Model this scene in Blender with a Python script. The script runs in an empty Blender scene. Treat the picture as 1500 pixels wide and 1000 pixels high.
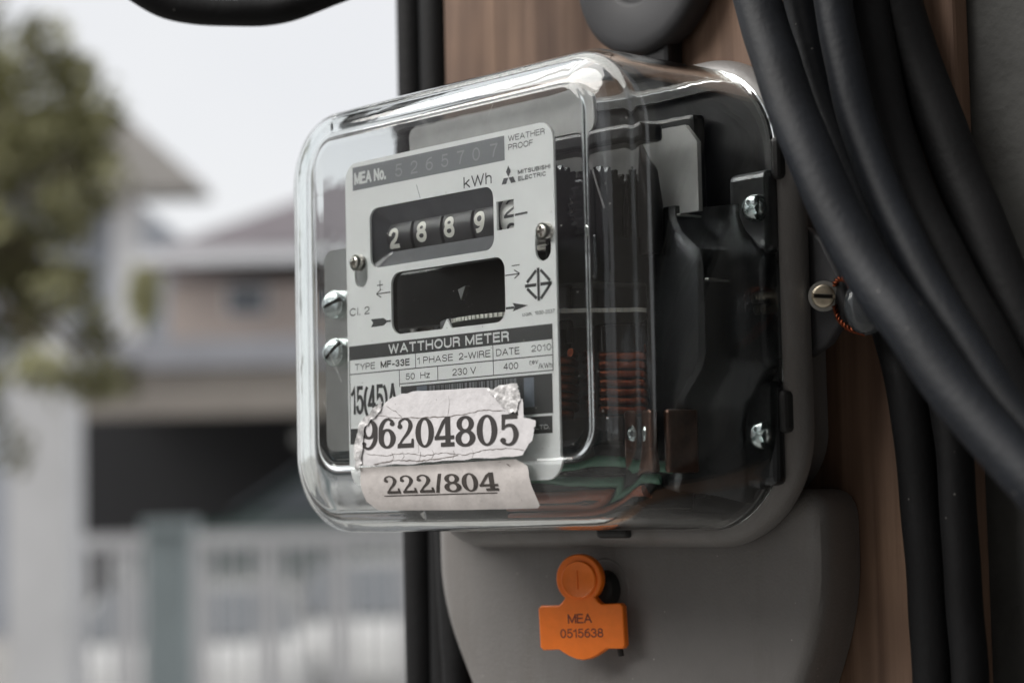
import bpy, bmesh, math, random
from mathutils import Vector, Matrix
from mathutils.bvhtree import BVHTree

random.seed(7)
S = bpy.context.scene
COL = S.collection

# ------------------------------------------------------------------ camera
H = 1.80                                   # height of the meter's nameplate centre above the ground
RIGHT = Vector((0.68049, 0.73243, -0.021925))
UP = Vector((0.073153, -0.038133, 0.996591))
FWD = Vector((-0.729097, 0.679775, 0.079528))
CAM = Vector((0.410469, -0.362467, H - 0.054484))
cam_d = bpy.data.cameras.new('camera')
cam = bpy.data.objects.new('camera', cam_d)
COL.objects.link(cam)
M = Matrix((( RIGHT.x, UP.x, -FWD.x, CAM.x), (RIGHT.y, UP.y, -FWD.y, CAM.y), (RIGHT.z, UP.z, -FWD.z, CAM.z), (0, 0, 0, 1)))
cam.matrix_world = M
cam_d.sensor_width = 36.0
cam_d.lens = 72.0
cam_d.clip_start = 0.02
cam_d.clip_end = 600
cam_d.dof.use_dof = True
cam_d.dof.focus_distance = 0.547
cam_d.dof.aperture_fstop = 9.5
S.camera = cam

# ------------------------------------------------------------------ world, sun, exposure
W = bpy.data.worlds.new('World')
S.world = W
W.use_nodes = True
nt = W.node_tree
nt.nodes.clear()
wo = nt.nodes.new('ShaderNodeOutputWorld')
bg = nt.nodes.new('ShaderNodeBackground')
sky = nt.nodes.new('ShaderNodeTexSky')
sky.sky_type = 'NISHITA'
sky.sun_disc = False
SUN_EL, SUN_ROT = math.radians(44), math.radians(324)
sky.sun_elevation = SUN_EL
sky.sun_rotation = SUN_ROT
mulv = nt.nodes.new('ShaderNodeMix'); mulv.data_type = 'RGBA'
sc_ = nt.nodes.new('ShaderNodeVectorMath'); sc_.operation = 'SCALE'; sc_.inputs['Scale'].default_value = 0.10
nt.links.new(sky.outputs[0], sc_.inputs[0])
tc = nt.nodes.new('ShaderNodeTexCoord')
no = nt.nodes.new('ShaderNodeTexNoise'); no.inputs['Scale'].default_value = 2.2; no.inputs['Detail'].default_value = 5
nt.links.new(tc.outputs['Generated'], no.inputs['Vector'])
rp = nt.nodes.new('ShaderNodeValToRGB')
rp.color_ramp.elements[0].position = 0.3; rp.color_ramp.elements[0].color = (0.82, 0.83, 0.86, 1)
rp.color_ramp.elements[1].position = 0.7; rp.color_ramp.elements[1].color = (0.92, 0.922, 0.925, 1)
nt.links.new(no.outputs[0], rp.inputs[0])
mulv.inputs[0].default_value = 0.93
nt.links.new(sc_.outputs[0], mulv.inputs[6]); nt.links.new(rp.outputs[0], mulv.inputs[7])
nt.links.new(mulv.outputs[2], bg.inputs[0])
bg.inputs[1].default_value = 1.0
nt.links.new(bg.outputs[0], wo.inputs[0])

sl = bpy.data.lights.new('sun', 'SUN')
sl.energy = 4.8
sl.angle = math.radians(50)
sl.color = (1.0, 0.97, 0.93)
so = bpy.data.objects.new('sun', sl)
COL.objects.link(so)
sd = Vector((-0.55, -0.75, 0.90)).normalized()       # towards the sun
so.rotation_euler = sd.to_track_quat('Z', 'Y').to_euler()

S.view_settings.view_transform = 'Standard'
S.view_settings.look = 'None'
S.view_settings.exposure = 0.0
S.view_settings.gamma = 1.0
S.view_settings.use_curve_mapping = False
S.render.engine = 'CYCLES'
cy = S.cycles
cy.use_denoising = True
cy.caustics_reflective = True
cy.caustics_refractive = True
cy.max_bounces = 20
cy.transmission_bounces = 16
cy.glossy_bounces = 8
cy.diffuse_bounces = 4
cy.transparent_max_bounces = 16
cy.sample_clamp_indirect = 0.0
cy.blur_glossy = 0.3

# ------------------------------------------------------------------ materials
def mat(name, col, rough=0.5, metal=0.0, noise=0.0, nscale=200.0, bump=0.0, bscale=400.0, spec=0.5, col2=None, coat=0.0, stretch=None, specks=0.0):
    m = bpy.data.materials.new(name); m.use_nodes = True
    n = m.node_tree; b = n.nodes['Principled BSDF']
    b.inputs['Base Color'].default_value = (*col, 1)
    b.inputs['Roughness'].default_value = rough
    b.inputs['Metallic'].default_value = metal
    b.inputs['Specular IOR Level'].default_value = spec
    b.inputs['Coat Weight'].default_value = coat
    t = n.nodes.new('ShaderNodeTexCoord')
    mp = n.nodes.new('ShaderNodeMapping')
    n.links.new(t.outputs['Object'], mp.inputs[0])
    if stretch: mp.inputs['Scale'].default_value = stretch
    last = None
    if noise > 0 or col2:
        tx = n.nodes.new('ShaderNodeTexNoise'); tx.inputs['Scale'].default_value = nscale; tx.inputs['Detail'].default_value = 6
        tx.inputs['Roughness'].default_value = 0.65
        n.links.new(mp.outputs[0], tx.inputs['Vector'])
        r = n.nodes.new('ShaderNodeValToRGB')
        c2 = col2 if col2 else tuple(max(0, c * (1 - noise)) for c in col)
        c1 = col if col2 else tuple(min(1, c * (1 + noise)) for c in col)
        r.color_ramp.elements[0].position = 0.35; r.color_ramp.elements[0].color = (*c2, 1)
        r.color_ramp.elements[1].position = 0.65; r.color_ramp.elements[1].color = (*c1, 1)
        n.links.new(tx.outputs[0], r.inputs[0]); last = r.outputs[0]
    if specks > 0:
        v = n.nodes.new('ShaderNodeTexVoronoi'); v.inputs['Scale'].default_value = 260
        n.links.new(t.outputs['Object'], v.inputs['Vector'])
        c = n.nodes.new('ShaderNodeMath'); c.operation = 'LESS_THAN'; c.inputs[1].default_value = 0.07
        n.links.new(v.outputs['Distance'], c.inputs[0])
        n2 = n.nodes.new('ShaderNodeTexNoise'); n2.inputs['Scale'].default_value = 40
        n.links.new(t.outputs['Object'], n2.inputs['Vector'])
        g = n.nodes.new('ShaderNodeMath'); g.operation = 'GREATER_THAN'; g.inputs[1].default_value = 0.58
        n.links.new(n2.outputs[0], g.inputs[0])
        k = n.nodes.new('ShaderNodeMath'); k.operation = 'MULTIPLY'
        n.links.new(c.outputs[0], k.inputs[0]); n.links.new(g.outputs[0], k.inputs[1])
        k2 = n.nodes.new('ShaderNodeMath'); k2.operation = 'MULTIPLY'; k2.inputs[1].default_value = specks
        n.links.new(k.outputs[0], k2.inputs[0])
        mx = n.nodes.new('ShaderNodeMix'); mx.data_type = 'RGBA'
        n.links.new(k2.outputs[0], mx.inputs[0])
        if last: n.links.new(last, mx.inputs[6])
        else: mx.inputs[6].default_value = (*col, 1)
        mx.inputs[7].default_value = (0.45, 0.43, 0.40, 1); last = mx.outputs[2]
    if last: n.links.new(last, b.inputs['Base Color'])
    if bump > 0:
        t2 = n.nodes.new('ShaderNodeTexNoise'); t2.inputs['Scale'].default_value = bscale; t2.inputs['Detail'].default_value = 4
        n.links.new(mp.outputs[0], t2.inputs['Vector'])
        bp = n.nodes.new('ShaderNodeBump'); bp.inputs['Strength'].default_value = bump; bp.inputs['Distance'].default_value = 0.0005
        n.links.new(t2.outputs[0], bp.inputs['Height']); n.links.new(bp.outputs[0], b.inputs['Normal'])
    return m

def bumpd(m, d):
    for x in m.node_tree.nodes:
        if x.type == 'BUMP': x.inputs['Distance'].default_value = d
    return m

MT = {}
MT['plate'] = mat('nameplate_metal', (0.86, 0.865, 0.87), 0.38, 0.0, noise=0.025, nscale=60)
MT['ink'] = mat('black_ink', (0.035, 0.036, 0.038), 0.45)
MT['ink_grey'] = mat('grey_ink', (0.19, 0.195, 0.21), 0.45)
MT['ink_mid'] = mat('dark_grey_ink', (0.05, 0.05, 0.054), 0.45)
MT['ink_light'] = mat('pale_lettering', (0.72, 0.73, 0.73), 0.5)
MT['ink_engrave'] = mat('engraved_lettering', (0.30, 0.305, 0.32), 0.5)
MT['ink_blue'] = mat('faded_print_patch', (0.15, 0.17, 0.21), 0.5)
MT['drum'] = mat('counter_drum_black', (0.028, 0.028, 0.03), 0.4)
MT['drum_white'] = mat('counter_drum_pale', (0.75, 0.75, 0.73), 0.5)
MT['digit'] = mat('counter_digit', (0.68, 0.67, 0.62), 0.5)
MT['bezel'] = mat('counter_bezel', (0.07, 0.072, 0.08), 0.32, noise=0.15, nscale=150)
MT['nickel'] = mat('nickel_screw', (0.60, 0.57, 0.53), 0.28, 1.0, bump=0.3, bscale=900)
MT['zinc'] = mat('zinc_screw', (0.55, 0.60, 0.60), 0.25, 1.0, bump=0.3, bscale=500)
MT['brass'] = mat('dull_brass', (0.50, 0.44, 0.34), 0.38, 1.0, noise=0.2, nscale=500)
MT['alu'] = mat('brushed_aluminium', (0.60, 0.61, 0.60), 0.30, 1.0, noise=.06, nscale=80)
MT['steel_dull'] = mat('dull_steel', (0.40, 0.40, 0.385), 0.45, 1.0, noise=0.12, nscale=120)
MT['iron'] = mat('dark_painted_iron', (0.012, 0.012, 0.013), 0.30, noise=0.2, nscale=90, spec=0.35)
MT['iron_hi'] = mat('dark_grey_pressing', (0.06, 0.063, 0.066), 0.27, 0.75, noise=.15, nscale=70)
MT['tab'] = mat('grey_plated_tab', (0.16, 0.165, 0.17), 0.3, 0.8, noise=.15, nscale=120)
MT['cast'] = mat('pale_cast_metal', (0.30, 0.30, 0.295), 0.4, noise=.12, nscale=90)
MT['copper'] = mat('copper_wire', (0.19, 0.05, 0.024), 0.42, 1.0, noise=0.25, nscale=600)
MT['copper_dull'] = mat('dull_copper_strap', (0.10, 0.052, 0.036), 0.35, 0.6, noise=0.3, nscale=200)
MT['green_wire'] = mat('green_wire_sleeve', (0.06, 0.18, 0.12), 0.4)
MT['red_wire'] = mat('orange_wire_sleeve', (0.30, 0.07, 0.025), 0.4)
MT['base'] = mat('grey_enamelled_base', (0.162, 0.154, 0.148), 0.36, specks=.5, noise=0.06, nscale=35, bump=0.25, bscale=1400)
def grime(m, amount, scale, tint):
    n = m.node_tree; b = n.nodes['Principled BSDF']; src = b.inputs['Base Color'].links[0].from_socket
    t = n.nodes.new('ShaderNodeTexCoord'); mp = n.nodes.new('ShaderNodeMapping'); mp.inputs['Scale'].default_value = (1, 1, .22); n.links.new(t.outputs['Object'], mp.inputs[0])
    x = n.nodes.new('ShaderNodeTexNoise'); x.inputs['Scale'].default_value = scale; x.inputs['Detail'].default_value = 8; x.inputs['Roughness'].default_value = .72; n.links.new(mp.outputs[0], x.inputs['Vector'])
    r = n.nodes.new('ShaderNodeValToRGB'); r.color_ramp.elements[0].position = .50; r.color_ramp.elements[0].color = (0, 0, 0, 1); r.color_ramp.elements[1].position = .78; r.color_ramp.elements[1].color = (amount, amount, amount, 1); n.links.new(x.outputs[0], r.inputs[0])
    mx = n.nodes.new('ShaderNodeMix'); mx.data_type = 'RGBA'; n.links.new(r.outputs[0], mx.inputs[0]); n.links.new(src, mx.inputs[6]); mx.inputs[7].default_value = (*tint, 1)
    n.links.new(mx.outputs[2], b.inputs['Base Color'])
    k = n.nodes.new('ShaderNodeMath'); k.operation = 'MULTIPLY_ADD'; k.inputs[1].default_value = .5; k.inputs[2].default_value = b.inputs['Roughness'].default_value; n.links.new(r.outputs[0], k.inputs[0]); n.links.new(k.outputs[0], b.inputs['Roughness'])
grime(MT['base'], .55, 60, (0.10, 0.085, 0.07))
MT['gasket'] = mat('black_gasket', (0.02, 0.02, 0.02), 0.6)
MT['cable'] = mat('black_cable_sheath', (0.0065, 0.008, 0.011), 0.55, spec=0.22, noise=0.25, nscale=50, bump=0.3, bscale=500, specks=0.25)
MT['cable_matt'] = mat('black_cable_matt', (0.0055, 0.0055, 0.006), 0.6, spec=0.18, noise=0.2, nscale=50, bump=0.3, bscale=500, specks=0.25)
MT['orange'] = mat('orange_plastic', (0.95, 0.20, 0.008), 0.42, noise=0.05, nscale=200, bump=0.2, bscale=500)
MT['orange_ink'] = mat('burnt_print', (0.16, 0.035, 0.02), 0.6)
MT['insulator'] = mat('porcelain_and_shaded_ear', (0.035, 0.035, 0.038), 0.6, noise=0.1, nscale=60)  # knob porcelain; its dark tone also paints the shade on the side ear
MT['hole'] = mat('dark_recess', (0.02, 0.019, 0.018), 0.7)
MT['sticker'] = mat('white_paper_sticker', (0.56, 0.545, 0.555), 0.55, noise=0.06, nscale=260, bump=0.5, bscale=350)
MT['sticker2'] = mat('shaded_paper_sticker', (0.48, 0.45, 0.435), 0.6, noise=0.10, nscale=160, bump=0.4, bscale=300)  # same paper, darkened in colour for the shade on the sloping glass
MT['sticker_ink'] = mat('sticker_ink', (0.022, 0.018, 0.017), 0.5)
MT['sticker_ink2'] = mat('worn_sticker_ink', (0.035, 0.028, 0.024), 0.55, noise=0.5, nscale=700)
MT['foil'] = mat('crumpled_film', (0.50, 0.49, 0.49), 0.42, 0.15, noise=0.45, nscale=420, bump=0.9, bscale=420)
bumpd(MT['foil'], 0.0008)
MT['crack'] = mat('crack_line', (0.13, 0.11, 0.10), 0.7)

# wood with vertical grain
def wood():
    m = bpy.data.materials.new('weathered_wood'); m.use_nodes = True
    n = m.node_tree; b = n.nodes['Principled BSDF']
    t = n.nodes.new('ShaderNodeTexCoord'); mp = n.nodes.new('ShaderNodeMapping'); mp.inputs['Scale'].default_value = (170, 170, 7)
    n.links.new(t.outputs['Object'], mp.inputs[0])
    a = n.nodes.new('ShaderNodeTexNoise'); a.inputs['Scale'].default_value = 1.0; a.inputs['Detail'].default_value = 8; a.inputs['Distortion'].default_value = 0.6
    n.links.new(mp.outputs[0], a.inputs['Vector'])
    r = n.nodes.new('ShaderNodeValToRGB')
    r.color_ramp.elements[0].position = 0.33; r.color_ramp.elements[0].color = (0.135, 0.078, 0.050, 1)
    r.color_ramp.elements[1].position = 0.7; r.color_ramp.elements[1].color = (0.27, 0.175, 0.12, 1)
    n.links.new(a.outputs[0], r.inputs[0])
    c = n.nodes.new('ShaderNodeTexNoise'); c.inputs['Scale'].default_value = 22; c.inputs['Detail'].default_value = 3
    n.links.new(t.outputs['Object'], c.inputs['Vector'])
    mx = n.nodes.new('ShaderNodeMix'); mx.data_type = 'RGBA'; mx.blend_type = 'MULTIPLY'; mx.inputs[0].default_value = 0.8
    r2 = n.nodes.new('ShaderNodeValToRGB')
    r2.color_ramp.elements[0].position = 0.35; r2.color_ramp.elements[0].color = (0.62, 0.58, 0.58, 1)
    r2.color_ramp.elements[1].position = 0.65; r2.color_ramp.elements[1].color = (1.0, 0.95, 0.9, 1)
    n.links.new(c.outputs[0], r2.inputs[0]); n.links.new(r.outputs[0], mx.inputs[6]); n.links.new(r2.outputs[0], mx.inputs[7])
    n.links.new(mx.outputs[2], b.inputs['Base Color'])
    b.inputs['Roughness'].default_value = 0.7
    bp = n.nodes.new('ShaderNodeBump'); bp.inputs['Strength'].default_value = 0.6; bp.inputs['Distance'].default_value = 0.001
    n.links.new(a.outputs[0], bp.inputs['Height']); n.links.new(bp.outputs[0], b.inputs['Normal'])
    return m
MT['wood'] = wood()
MT['concrete'] = bumpd(mat('vignette_dark_concrete', (0.07, 0.070, 0.066), 0.85, noise=0.25, nscale=14, bump=0.6, bscale=220), 0.001)  # dark colour carries the vignetting at that side of the view

def glass(name, col, dens, bumpy):
    m = bpy.data.materials.new(name); m.use_nodes = True
    n = m.node_tree; n.nodes.remove(n.nodes['Principled BSDF'])
    g = n.nodes.new('ShaderNodeBsdfGlass'); g.inputs['IOR'].default_value = 1.5; g.inputs['Roughness'].default_value = 0.0
    g.inputs['Color'].default_value = (1, 1, 1, 1)
    out = n.nodes['Material Output']
    n.links.new(g.outputs[0], out.inputs['Surface'])
    v = n.nodes.new('ShaderNodeVolumeAbsorption'); v.inputs['Color'].default_value = (*col, 1); v.inputs['Density'].default_value = dens
    n.links.new(v.outputs[0], out.inputs['Volume'])
    t = n.nodes.new('ShaderNodeTexCoord')
    x = n.nodes.new('ShaderNodeTexNoise'); x.inputs['Scale'].default_value = 70; x.inputs['Detail'].default_value = 2
    n.links.new(t.outputs['Object'], x.inputs['Vector'])
    bp = n.nodes.new('ShaderNodeBump'); bp.inputs['Strength'].default_value = bumpy; bp.inputs['Distance'].default_value = 0.0006
    n.links.new(x.outputs[0], bp.inputs['Height']); n.links.new(bp.outputs[0], g.inputs['Normal'])
    return m
MT['glass'] = glass('clear_moulded_glass', (0.62, 0.86, 0.80), 22.0, 0.10)
MT['bead'] = mat('smoky_clear_plastic', (0.10, 0.11, 0.12), 0.15, spec=0.6)
MT['bead'].node_tree.nodes['Principled BSDF'].inputs['Transmission Weight'].default_value = 0.55

# ------------------------------------------------------------------ mesh helpers (millimetre input for the close-up parts)
MM = 0.001
class MB:
    def __init__(s, k=MM): s.v = []; s.f = []; s.k = k
    def add(s, vs, fs):
        o = len(s.v)
        s.v += [tuple(c * s.k for c in p) for p in vs]
        s.f += [tuple(i + o for i in f) for f in fs]
        return s
    def box(s, x0, x1, y0, y1, z0, z1):
        return s.add([(x0, y0, z0), (x1, y0, z0), (x1, y1, z0), (x0, y1, z0), (x0, y0, z1), (x1, y0, z1), (x1, y1, z1), (x0, y1, z1)],
                     [(0, 3, 2, 1), (4, 5, 6, 7), (0, 1, 5, 4), (1, 2, 6, 5), (2, 3, 7, 6), (3, 0, 4, 7)])
    def rect(s, x0, x1, z0, z1, y):
        return s.add([(x0, y, z0), (x1, y, z0), (x1, y, z1), (x0, y, z1)], [(0, 1, 2, 3)])
    def poly(s, pts, y):
        return s.add([(p[0], y, p[1]) for p in pts], [tuple(range(len(pts)))])
    def loft(s, loops, cap0=True, cap1=True):
        n = len(loops[0]); vs = [p for l in loops for p in l]; fs = []
        for i in range(len(loops) - 1):
            for j in range(n):
                k = (j + 1) % n
                fs.append((i * n + j, i * n + k, (i + 1) * n + k, (i + 1) * n + j))
        if cap0: fs.append(tuple(reversed(range(n))))
        if cap1: fs.append(tuple((len(loops) - 1) * n + j for j in range(n)))
        return s.add(vs, fs)
    def tube(s, pts, r, n=14, caps=True):
        pts = [Vector(p) for p in pts]; loops = []
        up = Vector((0.13, 0.21, 0.97)); prev = None
        for i, p in enumerate(pts):
            t = (pts[min(i + 1, len(pts) - 1)] - pts[max(i - 1, 0)]).normalized()
            if prev is None:
                a = t.orthogonal().normalized()
            else:
                a = (prev - t * prev.dot(t)).normalized()
            prev = a; b = t.cross(a)
            rr = r[i] if isinstance(r, (list, tuple)) else r
            loops.append([tuple(p + (a * math.cos(2 * math.pi * j / n) + b * math.sin(2 * math.pi * j / n)) * rr) for j in range(n)])
        return s.loft(loops, caps, caps)
    def lathe(s, prof, c, axis, n=32):
        ax = Vector(axis).normalized(); a = ax.orthogonal().normalized(); b = ax.cross(a); c = Vector(c)
        loops = [[tuple(c + ax * h + (a * math.cos(2 * math.pi * j / n) + b * math.sin(2 * math.pi * j / n)) * max(r, 1e-4)) for j in range(n)] for r, h in prof]
        return s.loft(loops, True, True)
    def build(s, name, m, parent=None, smooth=None, bevel=0.0, seg=2):
        me = bpy.data.meshes.new(name); me.from_pydata(s.v, [], s.f); me.update()
        bm = bmesh.new(); bm.from_mesh(me)
        if bevel > 0:
            bmesh.ops.bevel(bm, geom=[e for e in bm.edges if e.is_manifold and e.calc_face_angle(0) > 0.5], offset=bevel * s.k, segments=seg, affect='EDGES', profile=0.5)
        if all(e.is_manifold for e in bm.edges):
            bmesh.ops.recalc_face_normals(bm, faces=bm.faces)
        bm.to_mesh(me); bm.free()
        return link(name, me, m, parent, smooth)

def link(name, me, m, parent=None, smooth=None):
    if m is not None:
        me.materials.clear(); me.materials.append(m)
    if smooth is not None:
        me.shade_smooth()
        me.set_sharp_from_angle(angle=math.radians(smooth))
    o = bpy.data.objects.new(name, me); COL.objects.link(o)
    if parent: o.parent = parent
    return o

def tag(o, label, cat, group=None):
    o['label'] = label; o['category'] = cat
    if group: o['group'] = group
    return o
def structure(o): o['kind'] = 'structure'; return o
def stuff(o): o['kind'] = 'stuff'; return o
def empty(name, loc=(0, 0, 0), rz=0.0):
    o = bpy.data.objects.new(name, None); COL.objects.link(o); o.location = loc; o.rotation_euler = (0, 0, rz)
    o.empty_display_size = 0.05
    return o

def rrect(l, r, b, t, rad, y, nc=10, ns=5):
    """rounded rectangle in the XZ plane at depth y, counter-clockwise seen from the front"""
    pts = []
    rad = min(rad, (r - l) / 2 - .01, (t - b) / 2 - .01)
    cs = [(r - rad, b + rad, -90), (r - rad, t - rad, 0), (l + rad, t - rad, 90), (l + rad, b + rad, 180)]
    for i, (cx, cz, a0) in enumerate(cs):
        for k in range(nc + 1):
            a = math.radians(a0 + 90 * k / nc)
            pts.append((cx + rad * math.cos(a), y, cz + rad * math.sin(a)))
        nx = cs[(i + 1) % 4]
        a1 = math.radians(nx[2]); q = (nx[0] + rad * math.cos(a1), nx[1] + rad * math.sin(a1)); p = pts[-1]
        for k in range(1, ns):
            f = k / ns
            pts.append((p[0] + (q[0] - p[0]) * f, y, p[2] + (q[1] - p[2]) * f))
    return pts

def plate2d(loops, y0, thick, name, m, parent=None, bevel=0.0):
    """flat plate with holes: first loop is the outline, the others are holes; front face at y0"""
    cu = bpy.data.curves.new('tmp', 'CURVE'); cu.dimensions = '2D'; cu.fill_mode = 'BOTH'
    for lp in loops:
        sp = cu.splines.new('POLY'); sp.points.add(len(lp) - 1); sp.use_cyclic_u = True
        for i, p in enumerate(lp): sp.points[i].co = (p[0] * MM, p[1] * MM, 0, 1)
    cu.extrude = thick * MM / 2; cu.bevel_depth = bevel * MM; cu.bevel_resolution = 1
    o = bpy.data.objects.new('tmp', cu); COL.objects.link(o)
    me = bpy.data.meshes.new_from_object(o.evaluated_get(bpy.context.evaluated_depsgraph_get()))
    bpy.data.objects.remove(o); bpy.data.curves.remove(cu)
    for v in me.vertices:
        x, z, d = v.co
        v.co = (x, (y0 + thick / 2) * MM - d, z)
    me.name = name
    return link(name, me, m, parent)

def text_mesh(body, bold=0.0, shear=0.0, space=1.0):
    cu = bpy.data.curves.new('tmp', 'FONT'); cu.body = body; cu.size = 1.0; cu.offset = bold; cu.shear = shear; cu.resolution_u = 5
    cu.space_character = space
    o = bpy.data.objects.new('tmp', cu); COL.objects.link(o)
    me = bpy.data.meshes.new_from_object(o.evaluated_get(bpy.context.evaluated_depsgraph_get()))
    vs = [tuple(v.co) for v in me.vertices]; fs = [tuple(p.vertices) for p in me.polygons]
    bpy.data.objects.remove(o); bpy.data.curves.remove(cu); bpy.data.meshes.remove(me)
    return vs, fs
_cap = text_mesh('H'); CAPH = max(v[1] for v in _cap[0]) - min(v[1] for v in _cap[0])

def _arc(cx, cy, rx, ry, a0, a1, n=12): return [(cx + rx * math.cos(math.radians(a0 + (a1 - a0) * i / n)), cy + ry * math.sin(math.radians(a0 + (a1 - a0) * i / n))) for i in range(n + 1)]
# centre lines of a plain grotesque alphabet, cap height 1
SF = {
 'A': (.70, [[(0, 0), (.35, 1)], [(.35, 1), (.70, 0)], [(.12, .33), (.58, .33)]]),
 'B': (.60, [[(0, 0), (0, 1)], [(0, 1), (.32, 1)] + _arc(.34, .77, .22, .23, 90, -90) + [(0, .54)], [(.3, .54)] + _arc(.34, .27, .26, .27, 90, -90) + [(0, 0)]]),
 'C': (.66, [_arc(.34, .5, .34, .5, 42, 318, 22)]),
 'D': (.64, [[(0, 0), (0, 1)], [(0, 1), (.26, 1)] + _arc(.28, .5, .36, .5, 90, -90, 16) + [(0, 0)]]),
 'E': (.54, [[(0, 0), (0, 1)], [(0, 1), (.54, 1)], [(0, .53), (.50, .53)], [(0, 0), (.55, 0)]]),
 'F': (.52, [[(0, 0), (0, 1)], [(0, 1), (.52, 1)], [(0, .51), (.46, .51)]]),
 'H': (.62, [[(0, 0), (0, 1)], [(.62, 0), (.62, 1)], [(0, .53), (.62, .53)]]),
 'I': (.02, [[(.01, 0), (.01, 1)]]),
 'L': (.48, [[(0, 1), (0, 0)], [(0, 0), (.48, 0)]]),
 'M': (.76, [[(0, 0), (0, 1)], [(0, 1), (.38, .08)], [(.38, .08), (.76, 1)], [(.76, 1), (.76, 0)]]),
 'N': (.62, [[(0, 0), (0, 1)], [(0, 1), (.62, 0)], [(.62, 0), (.62, 1)]]),
 'O': (.72, [_arc(.36, .5, .36, .5, 0, 360, 28)]),
 'P': (.56, [[(0, 0), (0, 1)], [(0, 1), (.30, 1)] + _arc(.30, .73, .26, .27, 90, -90) + [(0, .46)]]),
 'R': (.60, [[(0, 0), (0, 1)], [(0, 1), (.32, 1)] + _arc(.32, .75, .25, .25, 90, -90) + [(0, .5)], [(.34, .5), (.54, .38), (.58, 0)]]),
 'S': (.58, [_arc(.29, .75, .26, .25, 20, 250, 14) + _arc(.29, .26, .29, .26, 70, -165, 16)]),
 'T': (.60, [[(0, 1), (.60, 1)], [(.30, 1), (.30, 0)]]),
 'U': (.62, [[(0, 1), (0, .32)] + _arc(.31, .30, .31, .30, 180, 360, 14) + [(.62, 1)]]),
 'V': (.64, [[(0, 1), (.32, 0)], [(.32, 0), (.64, 1)]]),
 'W': (.96, [[(0, 1), (.24, 0)], [(.24, 0), (.48, .96)], [(.48, .96), (.72, 0)], [(.72, 0), (.96, 1)]]),
 'Y': (.64, [[(0, 1), (.32, .42)], [(.64, 1), (.32, .42)], [(.32, .42), (.32, 0)]]),
 'K': (.62, [[(0, 0), (0, 1)], [(.58, 1), (0, .38)], [(.2, .56), (.62, 0)]]),
 'k': (.46, [[(0, 0), (0, 1)], [(.42, .7), (0, .28)], [(.15, .42), (.46, 0)]]),
 'h': (.42, [[(0, 0), (0, 1)], [(0, .45)] + _arc(.21, .5, .21, .22, 170, 0) + [(.42, 0)]]),
 'l': (.02, [[(.01, 0), (.01, 1)]]),
 'o': (.48, [_arc(.24, .36, .24, .37, 0, 360, 22)]),
 'e': (.46, [[(.02, .38), (.46, .38)] + _arc(.23, .36, .23, .36, 5, 325, 18)]),
 'v': (.42, [[(0, .72), (.21, 0)], [(.21, 0), (.42, .72)]]),
 'r': (.26, [[(0, 0), (0, .72)], [(0, .45)] + _arc(.22, .45, .22, .25, 175, 80)]),
 'z': (.40, [[(0, .7), (.40, .7)], [(.40, .7), (0, 0)], [(0, 0), (.40, 0)]]),
 '.': (.04, [[(.02, -.04), (.02, .08)]]),
 '-': (.28, [[(0, .36), (.28, .36)]]),
 '/': (.26, [[(0, -.02), (.26, 1.02)]]),
 '(': (.20, [_arc(.52, .42, .50, .68, 128, 232, 12)]),
 ')': (.20, [_arc(-.32, .42, .50, .68, 52, -52, 12)]),
 ' ': (.12, []),
 '0': (.50, [_arc(.25, .5, .25, .5, 0, 360, 26)]),
 '1': (.28, [[(0, .76), (.12, .82), (.24, 1), (.24, 0)]]),
 '2': (.50, [_arc(.25, .72, .24, .28, 170, -20, 14) + [(.38, .42), (.10, .18), (.01, 0)], [(.0, 0), (.50, 0)]]),
 '3': (.50, [_arc(.24, .75, .22, .25, 165, -85, 14), _arc(.24, .27, .25, .27, 90, -165, 16)]),
 '4': (.54, [[(.40, 0), (.40, 1)], [(.40, 1), (0, .30)], [(0, .28), (.54, .28)]]),
 '5': (.50, [[(.46, 1), (.10, 1), (.05, .52)] + _arc(.25, .32, .25, .32, 120, -160, 18)]),
 '6': (.50, [_arc(.26, .31, .24, .31, 0, 360, 24), _arc(.42, .40, .41, .60, 178, 88, 12)]),
 '7': (.50, [[(0, 1), (.50, 1)], [(.50, 1), (.30, .58), (.18, 0)]]),
 '8': (.50, [_arc(.25, .76, .21, .24, 0, 360, 22), _arc(.25, .27, .25, .27, 0, 360, 24)]),
 '9': (.50, [_arc(.24, .69, .24, .31, 0, 360, 24), _arc(.08, .60, .41, .60, -2, -92, 12)]),
}
def stroke_poly(pts, w, step):
    """constant-width stroke with mitred joins"""
    P = []
    for i in range(len(pts) - 1):
        a = Vector(pts[i]); b = Vector(pts[i + 1]); n = max(1, int((b - a).length / step))
        for k in range(n): P.append(a + (b - a) * k / n)
    P.append(Vector(pts[-1]))
    P = [p for i, p in enumerate(P) if i == 0 or (p - P[i - 1]).length > 1e-5]
    closed = (P[0] - P[-1]).length < 1e-4
    if not closed:                                          # square ends
        P[0] = P[0] - (P[1] - P[0]).normalized() * w * .42; P[-1] = P[-1] + (P[-1] - P[-2]).normalized() * w * .42
    L = []; Rr = []
    for i, p in enumerate(P):
        if closed and i in (0, len(P) - 1): d0 = (P[-1] - P[-2]).normalized(); d1 = (P[1] - P[0]).normalized()
        else:
            d0 = (p - P[i - 1]).normalized() if i else (P[1] - p).normalized()
            d1 = (P[i + 1] - p).normalized() if i < len(P) - 1 else d0
        n0 = Vector((-d0.y, d0.x)); n1 = Vector((-d1.y, d1.x)); n = n0 + n1
        n = n.normalized() if n.length > 1e-4 else n0
        k = min(1.6, 1 / max(.3, n.dot(n0)))
        L.append(p + n * w / 2 * k); Rr.append(p - n * w / 2 * k)
    n = len(P)
    return [(q.x, q.y) for q in L + Rr], [(i, n + i, n + i + 1, i + 1) for i in range(n - 1)]
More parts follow.
